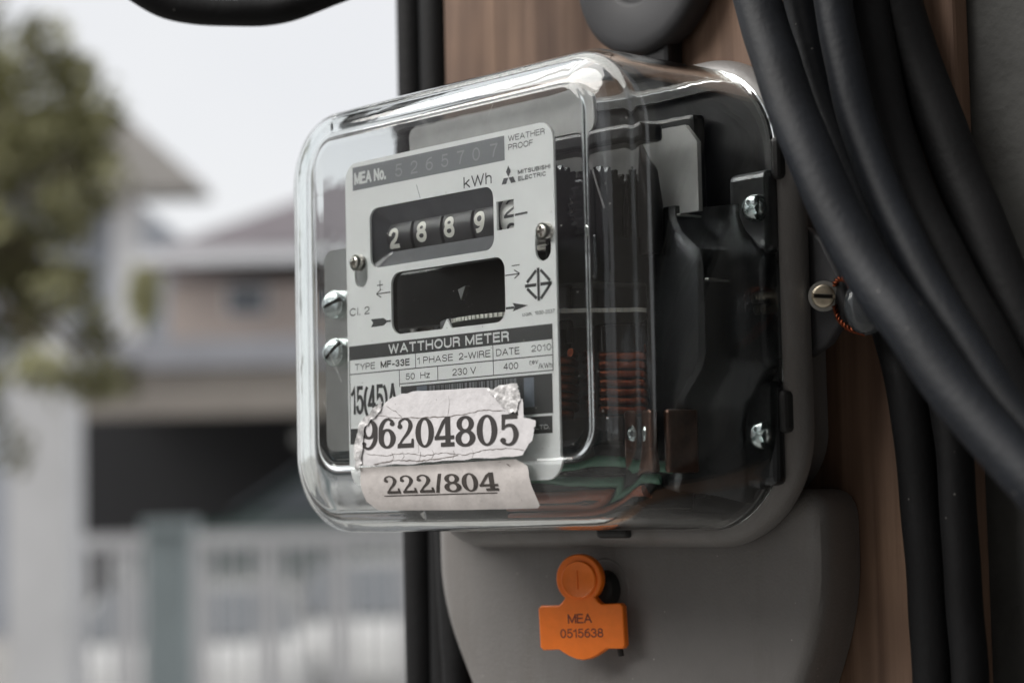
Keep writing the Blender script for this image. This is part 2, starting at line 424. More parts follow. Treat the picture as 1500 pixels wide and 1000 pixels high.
def put_text(mb, body, x0, x1, z, cap, y, bold=0.0, fn=None, gap=.20, step=9.0):
    w = .135 if bold == 0 else .205
    tot = sum(SF[c][0] for c in body) + (gap + (.06 if bold else 0)) * (len(body) - 1)
    g_ = gap + (.06 if bold else 0); wd = w * cap
    sx = (x1 - x0 - wd) / max(tot, .01) if len(body) > 1 or body not in 'Il1' else cap * .9
    x = x0 + wd / 2; ins_ = wd * .5
    for c in body:
        for q, st__ in enumerate(SF[c][1]):
            pts = [(x + p[0] * sx, z + ins_ + p[1] * (cap - 2 * ins_)) for p in st__]
            vs, fs = stroke_poly(pts, wd, step)
            out = [(v[0], y - .006 * (q + 1), v[1]) for v in vs]
            if fn: out = [fn(p) for p in out]
            mb.add(out, fs)
        x += (SF[c][0] + g_) * sx
def put_font(mb, body, x0, x1, z, cap, y):
    vs, fs = text_mesh(body); a = min(v[0] for v in vs); b = max(v[0] for v in vs)
    mb.add([(x0 + (v[0] - a) * (x1 - x0) / (b - a), y, z + v[1] * cap / CAPH) for v in vs], fs)

def ribbon(pts, ws, samples=8):
    """flat stroke of changing width through the points (Catmull-Rom)"""
    P = [Vector(p) for p in pts]; out = []
    for i in range(len(P) - 1):
        p0 = P[max(i - 1, 0)]; p1 = P[i]; p2 = P[i + 1]; p3 = P[min(i + 2, len(P) - 1)]
        for k in range(samples):
            t = k / samples
            q = 0.5 * ((2 * p1) + (p2 - p0) * t + (2 * p0 - 5 * p1 + 4 * p2 - p3) * t * t + (3 * p1 - p0 - 3 * p2 + p3) * t ** 3)
            out.append((q, ws[i] + (ws[i + 1] - ws[i]) * t))
    out.append((P[-1], ws[-1]))
    L = []; R = []
    for i, (q, w) in enumerate(out):
        t = (out[min(i + 1, len(out) - 1)][0] - out[max(i - 1, 0)][0]).normalized(); n = Vector((-t.y, t.x))
        L.append(q + n * w / 2); R.append(q - n * w / 2)
    vs = L + R; n = len(L)
    return [(v.x, v.y) for v in vs], [(i, n + i, n + i + 1, i + 1) for i in range(n - 1)]
def ring2(cx, cy, a, b, ai, bi, n=28):
    vs = [(cx + a * math.cos(2 * math.pi * i / n), cy + b * math.sin(2 * math.pi * i / n)) for i in range(n)] + \
         [(cx + ai * math.cos(2 * math.pi * i / n), cy + bi * math.sin(2 * math.pi * i / n)) for i in range(n)]
    return vs, [(i, (i + 1) % n, n + (i + 1) % n, n + i) for i in range(n)]
def quad2(*p):
    if len(p) != 4: return list(p), [tuple(range(len(p)))]
    n = 6; vs = []; fs = []
    for i in range(n + 1):
        for j in range(n + 1):
            u, v = i / n, j / n
            vs.append(tuple((p[0][k] * (1 - u) + p[1][k] * u) * (1 - v) + (p[3][k] * (1 - u) + p[2][k] * u) * v for k in (0, 1)))
    for i in range(n):
        for j in range(n): fs.append((i * (n + 1) + j, (i + 1) * (n + 1) + j, (i + 1) * (n + 1) + j + 1, i * (n + 1) + j + 1))
    return vs, fs
# slab-serif numerals in a box 0..0.62 x 0..1
GL = {
 '0': [ring2(.31, .5, .31, .515, .135, .43)],
 '8': [ring2(.31, .74, .27, .27, .11, .175), ring2(.31, .265, .31, .285, .135, .185)],
 '9': [ring2(.31, .67, .305, .345, .12, .255), ribbon([(.56, .62), (.52, .28), (.40, .06), (.25, 0.0), (.10, .10)], [.10, .15, .12, .08, .10]), ring2(.12, .16, .085, .085, .001, .001)],
 '6': [ring2(.31, .33, .305, .345, .12, .255), ribbon([(.06, .38), (.10, .72), (.22, .94), (.37, 1.0), (.52, .90)], [.10, .15, .12, .08, .10]), ring2(.50, .84, .085, .085, .001, .001)],
 '2': [ribbon([(.10, .74), (.12, .90), (.28, .995), (.44, .92), (.49, .74), (.40, .52), (.22, .30), (.07, .08)], [.08, .09, .07, .11, .15, .12, .08, .07]), ring2(.12, .74, .085, .085, .001, .001),
       quad2((.02, 0), (.60, 0), (.60, .15), (.04, .15)), quad2((.50, .10), (.60, .10), (.60, .30), (.53, .30))],
 '4': [quad2((.34, .13), (.50, .13), (.50, 1.0), (.34, 1.0)), quad2((.36, 1.0), (.24, .86), (.0, .30), (.10, .30), (.34, .82)), quad2((.0, .24), (.62, .24), (.62, .37), (.0, .37)), quad2((.20, 0), (.62, 0), (.62, .14), (.20, .14))],
 '5': [quad2((.10, .84), (.56, .84), (.56, 1.0), (.10, 1.0)), quad2((.08, .50), (.17, .50), (.20, 1.0), (.09, 1.0)),
       ribbon([(.10, .54), (.28, .64), (.44, .58), (.51, .34), (.44, .10), (.28, 0.01), (.10, .10)], [.06, .10, .13, .16, .12, .08, .09]), ring2(.12, .16, .085, .085, .001, .001)],
 '/': [quad2((.0, -.02), (.14, -.02), (.34, 1.04), (.20, 1.04))],
}
def put_glyph(mb, ch, x0, x1, z0, z1, fn, y=0.0, wide=0.0):
    for k, (vs, fs) in enumerate(GL[ch]):
        w = .34 if ch == '/' else .62
        mb.add([fn((x0 + (x1 - x0) * p[0] / w, y - 0.012 * (k + 1), z0 + (z1 - z0) * p[1])) for p in vs], fs)

def bool_cut(o, cutters):
    for c in cutters:
        md = o.modifiers.new('cut', 'BOOLEAN'); md.operation = 'DIFFERENCE'; md.object = c; md.solver = 'EXACT'
    dg = bpy.context.evaluated_depsgraph_get()
    me = bpy.data.meshes.new_from_object(o.evaluated_get(dg))
    old = o.data; o.modifiers.clear(); o.data = me; me.name = o.name
    bpy.data.meshes.remove(old)
    for c in cutters: bpy.data.objects.remove(c)
    return o

def screw(name, c, axis, rad, height, m, parent, cross=False, slot_ang=0.0, dome=0.35, slot_w=0.16, smooth=35):
    """pan-head screw with a real slot or cross recess cut into it"""
    ax = Vector(axis).normalized()
    mb = MB(); pr = [(rad * .96, 0), (rad, height * .12), (rad, height * (1 - dome) - .05)]
    for k in range(1, 7):
        a = math.radians(90 * k / 6)
        pr.append((rad * (0.55 + .45 * math.cos(a)) if k < 6 else rad * .5, height * (1 - dome) + height * dome * math.sin(a)))
    pr.append((0.001, height * 1.04))
    mb.lathe(pr, c, axis)
    o = mb.build(name, m, parent, smooth=smooth)
    a = ax.orthogonal().normalized()
    up = Vector((0, 0, 1)); a = (up - ax * up.dot(ax)).normalized(); b = a.cross(ax)
    ca, sa = math.cos(slot_ang), math.sin(slot_ang)
    d1 = b * ca + a * sa; d2 = ax.cross(d1)
    cutters = []
    for i in range(2 if cross else 1):
        u, w = (d1, d2) if i == 0 else (d2, d1)
        L = rad * (.62 if cross else 1.3); hw = rad * slot_w
        cc = Vector(c) + ax * height * 1.1
        cv = []
        for e in (-1, 1):
            for s2, s3 in ((-1, -1), (1, -1), (1, 1), (-1, 1)):
                cv.append(tuple(cc + u * L * s2 + w * hw * s3 + ax * (height * .55 * e)))
        cb = MB(); cb.add(cv, [(0, 1, 2, 3), (7, 6, 5, 4), (0, 4, 5, 1), (1, 5, 6, 2), (2, 6, 7, 3), (3, 7, 4, 0)])
        co = cb.build('tmpcut', None, parent)
        cutters.append(co)
    bpy.context.view_layer.update()
    bool_cut(o, cutters)
    if not cross:                                           # dark sliver that paints in the shade of the slot
        cc = Vector(c) + ax * height * .62; L = rad * .8; hw = rad * slot_w * .8; cv = []
        for e in (-.05, .05):
            for s2, s3 in ((-1, -1), (1, -1), (1, 1), (-1, 1)): cv.append(tuple(cc + d1 * L * s2 + d2 * hw * s3 + ax * e))
        cb = MB(); cb.add(cv, [(0, 3, 2, 1), (4, 5, 6, 7), (0, 1, 5, 4), (1, 2, 6, 5), (2, 3, 7, 6), (3, 0, 4, 7)])
        if parent.parent is None: cb.build('slot_shade', MT['hole'], o)
    return o

# ------------------------------------------------------------------ ground
gm = bumpd(mat('worn_concrete_ground', (0.23, 0.225, 0.215), 0.85, noise=0.25, nscale=1.2, bump=0.4, bscale=30), 0.01)
g = MB(1.0); g.add([(-400, -400, 0), (400, -400, 0), (400, 400, 0), (-400, 400, 0)], [(0, 1, 2, 3)])
structure(g.build('ground', gm))
rm = bumpd(mat('asphalt', (0.055, 0.055, 0.058), 0.85, noise=0.25, nscale=6, bump=0.5, bscale=60), 0.01)

# street frame: u to the right, v away from the camera along the ground, z up
FH = Vector((FWD.x, FWD.y, 0)).normalized(); RH = Vector((-FH.y, FH.x, 0)) * -1
YAW = math.atan2(RH.y, RH.x)
CG = Vector((CAM.x, CAM.y, 0))
street_origin = CG
def st(u, v, z): return CG + RH * u + FH * v + Vector((0, 0, z))
def at(px, py, d):
    """street-frame coordinates (u, v, z) of what stands d metres away at that place of the view"""
    return ((px - 750) / 3000 * d, d, CAM.z + (741 - py + (px - 750) * -0.022) / 3000 * d)
class SB(MB):
    def __init__(s): super().__init__(1.0)
def sthing(name): return empty(name, tuple(CG), YAW)     # local axes: x = u, y = v
def sbox(mb, x0, x1, v0, v1, z0, z1): return mb.box(x0, x1, v0, v1, z0, z1)

# road between the pole and the houses
r = SB(); r.box(-30, 30, 3.0, 6.6, 0.0, 0.004); o = structure(r.build('road', rm)); o.location = CG; o.rotation_euler[2] = YAW
r = SB(); r.box(-30, 30, 6.6, 6.8, 0.0, 0.12); o = structure(r.build('kerb', gm)); o.location = CG; o.rotation_euler[2] = YAW

MT['white_wall'] = mat('white_paint', (0.66, 0.66, 0.67), 0.6, noise=0.06, nscale=3)
MT['wall_grey'] = mat('blue_grey_wall', (0.33, 0.35, 0.39), 0.7, noise=0.06, nscale=2)
MT['wall_pink'] = mat('pinkish_beige_wall', (0.38, 0.32, 0.285), 0.7, noise=0.06, nscale=2)
MT['roof_purple'] = mat('purple_grey_tiles', (0.30, 0.27, 0.285), 0.7, noise=0.12, nscale=5)
MT['fascia'] = mat('beige_beam', (0.25, 0.225, 0.20), 0.7, noise=0.06, nscale=2)
MT['roof_grey'] = mat('pale_grey_roofing', (0.27, 0.275, 0.30), 0.6, noise=0.08, nscale=4)
MT['roof_warm'] = mat('warm_grey_tiles', (0.33, 0.315, 0.295), 0.7, noise=0.12, nscale=5)
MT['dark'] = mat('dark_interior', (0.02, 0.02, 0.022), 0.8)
MT['pane'] = mat('dark_window_pane', (0.06, 0.07, 0.08), 0.15)
MT['teal_post'] = mat('teal_grey_paint', (0.27, 0.315, 0.325), 0.6, noise=0.08, nscale=6)
MT['gate_paint'] = mat('pale_gate_paint', (0.46, 0.46, 0.47), 0.5, noise=0.05, nscale=6)
MT['car_white'] = mat('white_car_paint', (0.40, 0.40, 0.39), 0.25, coat=0.6)
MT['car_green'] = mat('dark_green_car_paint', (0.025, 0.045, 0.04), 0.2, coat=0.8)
MT['tyre'] = mat('black_tyre', (0.02, 0.02, 0.02), 0.8)
MT['rim'] = mat('wheel_rim', (0.4, 0.4, 0.4), 0.4, 0.8)
MT['lamp'] = mat('car_lamp_lens', (0.5, 0.5, 0.5), 0.1)
MT['bark'] = mat('bark', (0.13, 0.10, 0.075), 0.9, noise=0.3, nscale=12)
MT['leaf'] = mat('olive_leaf', (0.135, 0.13, 0.05), 0.6, noise=0.35, nscale=1.5)
MT['leaf2'] = mat('yellow_green_leaf', (0.34, 0.33, 0.17), 0.6, noise=0.3, nscale=1.5)

def fbox(mb, px0, px1, py0, py1, d, depth):
    """box whose front face, d metres away, covers that part of the view"""
    u0, _, z1 = at(px0, py0, d); u1, _, z0 = at(px1, py1, d)
    zt = at((px0 + px1) / 2, py0, d)[2]; zb = at((px0 + px1) / 2, py1, d)[2]
    return mb.box(u0, u1, d, d + depth, zb, zt)

# house with the warm grey gable roof behind the tree
D1 = 30.0
h1 = sthing('gable_house'); tag(h1, 'upper storey house with warm grey roof tip and white corner column behind the tree', 'house')
w = SB(); u0 = at(-260, 0, D1)[0]; u1 = at(168, 0, D1)[0]; w.box(u0, u1, D1, D1 + 7, 0, at(150, 268, D1)[2]); w.build('wall', MT['wall_grey'], h1)
w = SB(); u0 = at(166, 0, D1 - .1)[0]; u1 = at(206, 0, D1 - .1)[0]; w.box(u0, u1, D1 - .25, D1 + .02, 0, at(186, 262, D1)[2]); w.build('corner_column', MT['white_wall'], h1)
a = at(292, 262, D1 - .8); b_ = at(178, 160, D1 - .8); c = at(-260, 130, D1 - .8); e = at(-260, 262, D1 - .8); f = at(160, 275, D1 - .8)
w = SB(); n_ = 1.2
front = [(a[0], D1 - .8, a[2]), (b_[0], D1 - .8, b_[2]), (c[0], D1 - .8, c[2]), (e[0], D1 - .8, a[2] - .12), (a[0], D1 - .8, a[2] - .12)]
w.loft([front, [(p[0], p[1] + n_, p[2]) for p in front]]); w.build('roof', MT['roof_warm'], h1)
w = SB(); fbox(w, 60, 120, 300, 370, D1 - .02, .05); fw = w.build('window', MT['white_wall'], h1)
w = SB(); fbox(w, 64, 116, 304, 366, D1 - .05, .03); w.build('pane', MT['pane'], fw)

# house with purple grey tiled roof and carport
D2 = 21.0
h2 = sthing('carport_house'); tag(h2, 'low house with purple grey roof, pinkish wall and dark open carport', 'house')
L = at(212, 0, D2)[0]; Rr = at(1000, 0, D2)[0]
w = SB(); zt = at(420, 405, D2)[2]
w.box(L + .15, Rr, D2 + .5, D2 + 6, at(420, 500, D2)[2], zt); w.build('wall', MT['wall_pink'], h2)
w = SB(); za = at(205, 388, D2)[2]; zb = at(424, 408, D2)[2]; zr = at(424, 298, D2)[2]; u424 = at(424, 0, D2)[0]; uw = at(470, 0, D2)[0]
fr_ = [(L - .1, D2, za), (Rr, D2, za), (Rr, D2, za + .14), (L - .1, D2, za + .14)]
pts0 = [(L - .1, D2, za), (Rr + .2, D2, za), (Rr + .2, D2, za + .15), (L - .1, D2, za + .15)]
w.loft([pts0, [(p[0], D2 + .03, p[2]) for p in pts0]]); w.build('gutter', MT['white_wall'], h2)
w = SB()
slope = (at(424, 296, D2)[2] - at(215, 372, D2)[2]) / (u424 - L)
zl = at(215, 374, D2)[2]; ridge = zl + slope * (Rr - L) * .62; um = L + (Rr - L) * .62
w.loft([[(L - .1, D2 + .04, za + .16), (Rr + .2, D2 + .04, za + .16), (Rr + .2, D2 + .04, za + .3), (um, D2 + .04, ridge), (L - .1, D2 + .04, zl)],
        [(L - .1, D2 + 6.5, za + .16), (Rr + .2, D2 + 6.5, za + .16), (Rr + .2, D2 + 6.5, za + .3), (um, D2 + 6.5, ridge), (L - .1, D2 + 6.5, zl)]])
w.build('roof', MT['roof_purple'], h2)
w = SB(); fbox(w, 330, 392, 418, 462, D2 + .44, .06); fw = w.build('window', MT['white_wall'], h2)
w = SB(); fbox(w, 334, 388, 422, 458, D2 + .41, .03); w.build('pane', MT['pane'], fw)
w = SB(); fbox(w, 508, 570, 418, 470, D2 + .44, .06); fw = w.build('window', MT['white_wall'], h2)
w = SB(); fbox(w, 513, 565, 422, 466, D2 + .41, .03); w.build('pane', MT['pane'], fw)
w = SB(); fbox(w, 60, 1000, 492, 534, D2 - 3.0, 3.4); w.build('carport_roof', MT['roof_grey'], h2)
w = SB(); fbox(w, 70, 1000, 536, 604, D2 - 2.9, .3); w.build('carport_beam', MT['fascia'], h2)
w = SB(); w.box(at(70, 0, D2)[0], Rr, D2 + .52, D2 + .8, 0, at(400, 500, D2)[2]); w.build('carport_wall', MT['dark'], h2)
for px in (700,):
    w = SB(); u = at(px, 0, D2 - 2.8)[0]; w.box(u - .12, u + .12, D2 - 2.75, D2 - 2.5, 0, at(px, 603, D2 - 2.8)[2]); w.build('carport_post', MT['white_wall'], h2)

def car(name, label, u, v, rz, paint, k=1.0, glassm='pane', L=4.2):
    c = empty(name, tuple(st(u, v, 0)), YAW + rz); tag(c, label, 'car')
    def sec(y, zb, pts): return pts
    prof = [(-2.05, .45), (-2.1, .75), (-1.95, .98), (-1.1, 1.08), (-.35, 1.46), (.9, 1.50), (1.55, 1.12), (2.0, 1.02), (2.1, .75), (2.05, .42)]
    prof = [(p[0] * L / 4.2, p[1] * k) for p in prof]
    b = SB(); lo = []
    for y, ins_ in ((-.86, .12), (-.80, .03), (-.5, 0), (.5, 0), (.80, .03), (.86, .12)):
        lo.append([(p[0] * (1 - ins_ * .25), y * (1 - (max(0, p[1] - 1.0 * k)) * .38), p[1] - (ins_ if p[1] > 1.0 else 0)) for p in prof])
    b.loft(lo); b.build('body', MT[paint], c, bevel=.03, seg=2, smooth=50)
    for s in (-1, 1):
        g_ = SB(); yy = .875 * s
        q = [(-.95, 1.09), (-.30, 1.38), (.82, 1.41), (1.30, 1.12)]
        q = [(p[0] * L / 4.2, p[1] * k) for p in q]
        lo = [[(p[0], yy * (1 - (max(0, p[1] - 1.0 * k)) * .38) - s * .02 + d, p[1]) for p in q] for d in (0, s * .012)]
        g_.loft(lo); g_.build('side_window', MT['pane'], c)
    ws = SB(); ws.loft([[(-1.12 * L / 4.2, y, 1.09 * k), (-1.16 * L / 4.2, y, 1.10 * k), (-.42 * L / 4.2, y * .86, 1.45 * k), (-.38 * L / 4.2, y * .86, 1.44 * k)] for y in (-.72, .72)]); ws.build('windscreen', MT['pane'], c)
    for x in (-1.3, 1.3):
        for s in (-1, 1):
            t = SB(); t.lathe([(.31, -.1), (.33, -.07), (.33, .07), (.31, .1)], (x * L / 4.2, s * .78, .33), (0, 1, 0), 24); wh = t.build('tyre', MT['tyre'], c, smooth=40)
            t = SB(); t.lathe([(.2, -.11), (.2, .11)], (x * L / 4.2, s * .78, .33), (0, 1, 0), 16); t.build('rim', MT['rim'], wh)
    for s in (-1, 1):
        t = SB(); t.lathe([(.11, 0), (.11, .05), (.05, .08)], (-2.05 * L / 4.2, s * .62, .78 * k), (-1, 0, 0), 14); t.build('headlight', MT['lamp'], c, smooth=40)
    return c
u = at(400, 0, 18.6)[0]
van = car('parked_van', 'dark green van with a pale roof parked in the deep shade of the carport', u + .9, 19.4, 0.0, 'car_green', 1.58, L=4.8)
van['category'] = 'van'
w = SB(); w.box(-.75, 1.15, -.66, .66, 2.34, 2.46); w.build('roof', MT['car_white'], van, bevel=.04)
u = at(255, 0, 13.5)[0]
car('parked_car', 'white car with rounded roof parked end-on behind the bars of the pale gate', u, 14.6, math.radians(92), 'car_white', 0.84)
u = at(585, 0, 14)[0]
car('parked_car', 'white car parked behind the right part of the gate beside the pole', u, 15.2, math.radians(86), 'car_white', 0.93)

# gate with its bars
DG = 9.6
gt = sthing('metal_gate'); tag(gt, 'pale metal gate of upright bars between the pillars across the road', 'gate')
zt = at(350, 780, DG)[2]; ua = at(100, 0, DG)[0]; ub = at(760, 0, DG)[0]
w = SB(); w.box(ua, ub, DG - .03, DG + .03, zt - .07, zt); w.build('top_rail', MT['gate_paint'], gt)
w = SB(); w.box(ua, ub, DG - .03, DG + .03, .15, .23); w.build('bottom_rail', MT['gate_paint'], gt)
px = 122; i = 0
while px < 760:
    wd = .036 if i % 5 == 3 else .009
    u = at(px, 0, DG)[0]; w = SB(); w.box(u - wd, u + wd, DG - .018, DG + .018, .23, zt - .07); w.build('bar', MT['gate_paint'], gt)
    px += 20.5; i += 1
# gate pillars
p1 = sthing('gate_pillar'); tag(p1, 'tall wide white pillar at the left edge of the view', 'pillar')
w = SB(); fbox(w, 8, 97, 520, 1800, 8.6, .3); w.build('shaft', MT['white_wall'], p1)
w = SB(); fbox(w, 24, 82, 452, 519.5, 8.7, .2); w.build('cap', MT['white_wall'], p1)
p2 = sthing('gate_post'); tag(p2, 'slim teal grey gate post with a small cap in front of the gate', 'gate post')
w = SB(); fbox(w, 208, 268, 782, 1900, 8.0, .17); w.build('shaft', MT['teal_post'], p2)
w = SB(); fbox(w, 202, 276, 762, 781.5, 7.98, .21); w.build('cap', MT['teal_post'], p2)

# unseen houses added behind the camera: shade for the right, reflections for the glass
def plain_house(name, label, x, y, rz, w_, d_, h_, wallm, roofm):
    h = empty(name, (x, y, 0), rz); tag(h, label, 'house')
    b = SB(); b.box(-w_ / 2, w_ / 2, 0, d_, 0, h_); b.build('wall', MT[wallm], h)
    b = SB(); pr = [(-w_ / 2 - .4, h_ + .01), (w_ / 2 + .4, h_ + .01), (w_ / 2 + .4, h_ + .16), (0, h_ + 1.5), (-w_ / 2 - .4, h_ + .16)]
    b.loft([[(p[0], -.5, p[1]) for p in pr], [(p[0], d_ + .4, p[1]) for p in pr]]); b.build('roof', MT[roofm], h)
    for zc in ((1.5,) if h_ < 4 else (1.5, 4.4)):
        k = -w_ / 2 + 1.1
        while k < w_ / 2 - 1:
            b = SB(); b.box(k - .6, k + .6, -.06, .04, zc - .6, zc + .6); f_ = b.build('window', MT['white_wall'], h)
            b = SB(); b.box(k - .52, k + .52, -.075, -.061, zc - .52, zc + .52); b.build('pane', MT['pane'], f_); k += 2.1
plain_house('added_shade_house', 'added unseen two storey brown house that shades the right side', 2.6, -2.6, math.radians(225) - math.pi / 2 + math.pi / 2, 7.5, 5, 6.2, 'fascia', 'roof_warm')
plain_house('added_reflection_house', 'added unseen low brown house for the front glass to reflect', -7.5, -9.0, math.radians(140), 13, 5, 3.3, 'fascia', 'roof_purple')
# shrub growing beside the column
def leaf_cloud(mb, centre, rad, n, size, flat=1.0):
    for _ in range(n):
        while True:
            p = Vector((random.uniform(-1, 1), random.uniform(-1, 1), random.uniform(-1, 1)))
            if p.length < 1: break
        p = Vector(centre) + Vector((p.x * rad[0], p.y * rad[1], p.z * rad[2]))
        q = Vector((random.gauss(0, 1), random.gauss(0, 1), random.gauss(0, 1))).normalized(); a = q.orthogonal().normalized(); b = q.cross(a)
        s_ = size * random.uniform(.6, 1.3)
        mb.add([tuple(p - a * s_), tuple(p + b * s_ * .42), tuple(p + a * s_), tuple(p - b * s_ * .42)], [(0, 1, 2, 3)])
sb_ = sthing('shrub'); tag(sb_, 'small narrow green shrub beside the white corner column', 'shrub')
w = SB(); c = at(210, 428, 28.5); leaf_cloud(w, c, (.24, .3, .52), 700, .07); w.build('foliage', MT['leaf2'], sb_)
w = SB(); w.tube([(c[0], c[1], 0), (c[0], c[1], c[2])], .03, 8); w.build('stem', MT['bark'], sb_)

# tree at the left: trunk, limbs and leaf clumps of two tints
tr = sthing('leafy_tree'); tag(tr, 'olive green leafy tree filling the upper left corner', 'tree')
DT = 7.2
base_ = Vector((at(-330, 0, DT)[0], DT + .2, 0)); topv = Vector(at(-180, 260, DT + .2))
w = SB(); w.tube([tuple(base_), tuple(base_ + Vector((.05, 0, 1.0))), tuple(topv), tuple(topv + Vector((.1, .1, 1.3)))], [.16, .12, .09, .04], 14); w.build('trunk', MT['bark'], tr, smooth=60)
clumps = [(60, 250, 120, 120), (-30, 300, 120, 160), (110, 200, 60, 70), (50, 420, 80, 60), (140, 470, 40, 50), (20, 130, 120, 70), (100, 560, 40, 30), (-40, 60, 150, 70), (60, 60, 60, 60), (-60, 200, 140, 110), (70, 190, 100, 80), (20, 290, 120, 80), (120, 150, 50, 40), (110, 245, 60, 45), (60, 380, 100, 50), (135, 330, 35, 30),
          (-40, 400, 110, 90), (120, 430, 45, 40), (40, 470, 60, 50), (130, 520, 30, 60), (150, 570, 18, 28), (-20, 560, 50, 60), (-10, 640, 16, 30), (90, 100, 40, 40), (-120, -80, 150, 150), (-180, 300, 140, 200)]
w1 = SB(); w2 = SB(); k_ = 0
for (px, py, rx, ry) in clumps:
    c = at(px, py, DT + random.uniform(-.25, .35)); n_ = int(rx * ry * .045) + 50
    for s in range(max(3, int(n_ / 45))):
        q = (c[0] + random.uniform(-1, 1) * rx * DT / 3000 * .8, c[1] + random.uniform(-.35, .35), c[2] + random.uniform(-1, 1) * ry * DT / 3000 * .8)
        leaf_cloud(w2 if random.random() < .34 else w1, q, (.09, .12, .08), 46, .03)
    lb = SB(); lb.tube([tuple(topv + Vector((0, 0, random.uniform(-.3, .4)))), ((topv.x + c[0]) / 2, c[1], (topv.z + c[2]) / 2 + .06), c], [.03, .018, .006], 7)
    lb.build('branch', MT['bark'], tr, smooth=60)
stuff(w1.build('crown', MT['leaf'], tr)); stuff(w2.build('crown', MT['leaf2'], tr))

# ================================================================== the pole side
mo = (0, 0, H)
# concrete pillar
pl = MB(); pl.box(-93.5, 480, 87, 420, -H * 1000, 2600)
o = pl.build('concrete_pillar', MT['concrete'], None, bevel=8); o.location = mo
tag(o, 'concrete pillar, vignetting darkened into its colour, behind the wooden mounting board', 'pillar')
# wooden board (planks side by side with narrow joints)
bd = empty('mounting_board', mo); tag(bd, 'brown weathered wooden board the meter is screwed to', 'board')
for x0, x1, dy in ((-93, -9.0, 0), (-8.4, 107, 0.4)):
    b = MB(); b.box(x0, x1, 79 + dy, 86.5, -700, 800)
    b.build('plank', MT['wood'], bd, bevel=1.2)

# ------------------------------------------------------------------ electricity meter
mt = empty('electricity_meter', mo)
tag(mt, 'glass-fronted watt-hour meter with white nameplate and grey base on the wooden board', 'electricity meter')

# grey base with rounded flange
base = MB()
FL, FR, FB, FT = -80.5, 75.2, -67, 65
secs = [(9.5, 53.5), (8.0, 51.0), (6.6, 50.0), (4.6, 49.7), (2.6, 50.3), (1.1, 51.8), (0.2, 53.6), (0, 55.5), (.6, 57.4), (3, 58.4), (13, 59.0), (13, 78.8)]
base.loft([rrect(FL + i, FR - i, FB + i, FT - i, 31 - i, y, 14, 6) for i, y in secs], True, True)
base.build('meter_base', MT['base'], mt, smooth=40)
# interior floor of the pan
pan = MB(); pan.loft([rrect(-68, 67.5, -59, 57, 22, y, 10, 4) for y in (51.6, 53.2)])
pan.build('inner_pan', MT['iron'], mt, smooth=40)
gk = MB(); gk.loft([rrect(FL + i, FR - i, FB + i, FT - i, 31 - i, y, 12, 4) for i, y in ((5.6, 50.4), (5.6, 49.0), (8.6, 49.0), (8.6, 50.4))], False, False)
gk.build('gasket', MT['gasket'], mt, smooth=40)
# lower terminal cover
def tcover(inset, y):
    P = [(-78.5, -52), (-78.5, -84), (-60, -118), (-52, -126), (52, -126), (60, -118), (75.5, -84), (75.5, -52)]
    P = [(p[0] * (75.5 - inset) / 75.5, p[1] + (inset if p[1] < -100 else (-inset if p[1] > -60 else 0))) for p in P]
    rads = [9, 16, 10, 8, 8, 10, 16, 9]; out = []
    n = len(P)
    for i in range(n):
        a = Vector(P[i - 1]); b = Vector(P[i]); c = Vector(P[(i + 1) % n]); rd = rads[i]
        d0 = (a - b).normalized(); d1 = (c - b).normalized()
        p0 = b + d0 * min(rd, (a - b).length * .45); p1 = b + d1 * min(rd, (c - b).length * .45)
        for k in range(7):
            t = k / 6; q = p0 * (1 - t) ** 2 + b * 2 * t * (1 - t) + p1 * t * t
            out.append((q.x, y, q.y))
    return [(q[0] if q[0] < 0 else q[0] * (1 - .0026 * (q[1] - 58)), q[1], q[2]) for q in out]
tcv = MB(); tcv.loft([tcover(i, y) for i, y in ((6.0, 58.2), (3.6, 58.5), (1.6, 59.6), (.5, 61.4), (0, 64), (0, 78.7))])
tcv.build('terminal_cover', MT['base'], mt, smooth=35)
# seal screw socket on the terminal cover
sk = MB(); sk.lathe([(9.3, 0), (9.3, .35), (9.0, .5), (8.6, .4), (8.2, 0.1), (8.0, 0.0)], (-3.6, 58.5, -79.5), (0, -1, 0), 40)
sk.build('screw_socket', MT['base'], mt, smooth=35)
sk = MB(); sk.lathe([(5.4, -.5), (5.4, 3.4), (4.6, 4.2), (2.0, 4.4), (.01, 3.0)], (-3.2, 58.2, -79), (0, -1, 0), 32)
sk.build('cover_screw', MT['hole'], mt, smooth=35)
# glass clips round the rim
for c, (dx, dz) in (((71.6, 50.2, 34), (1.5, 5.5)), ((71.6, 50.2, -32), (1.5, 5.5)), ((9, 50.2, -62.8), (6.0, 1.5))):
    k = MB(); k.box(c[0] - dx, c[0] + dx, 47.6, 52, c[2] - dz, c[2] + dz)
    k.build('rim_clip', MT['gasket'], mt, bevel=1.2)
# side ear with earthing screw
ear = plate2d([[(73, 15), (77, 12.5), (83, 1.5), (84.2, -4), (83, -8), (77.5, -14), (73, -16)]], 59.5, 2.2, 'side_ear', MT['insulator'], mt, bevel=1.0)  # ear shares the base paint; the darker colour puts its shade in
screw('earth_screw', (79.0, 57.5, -2.3), (0.62, -.85, -0.1), 3.0, 5.0, MT['brass'], mt, slot_ang=-.08, dome=.12, slot_w=.2)
wb = MB(); wb.lathe([(4.0, 0), (4.0, 1.0), (1.6, 1.0), (1.6, 3.0)], (79.0, 57.5, -2.3), (0.62, -.85, -0.1), 24); wb.build('washer', MT['steel_dull'], mt, smooth=35)

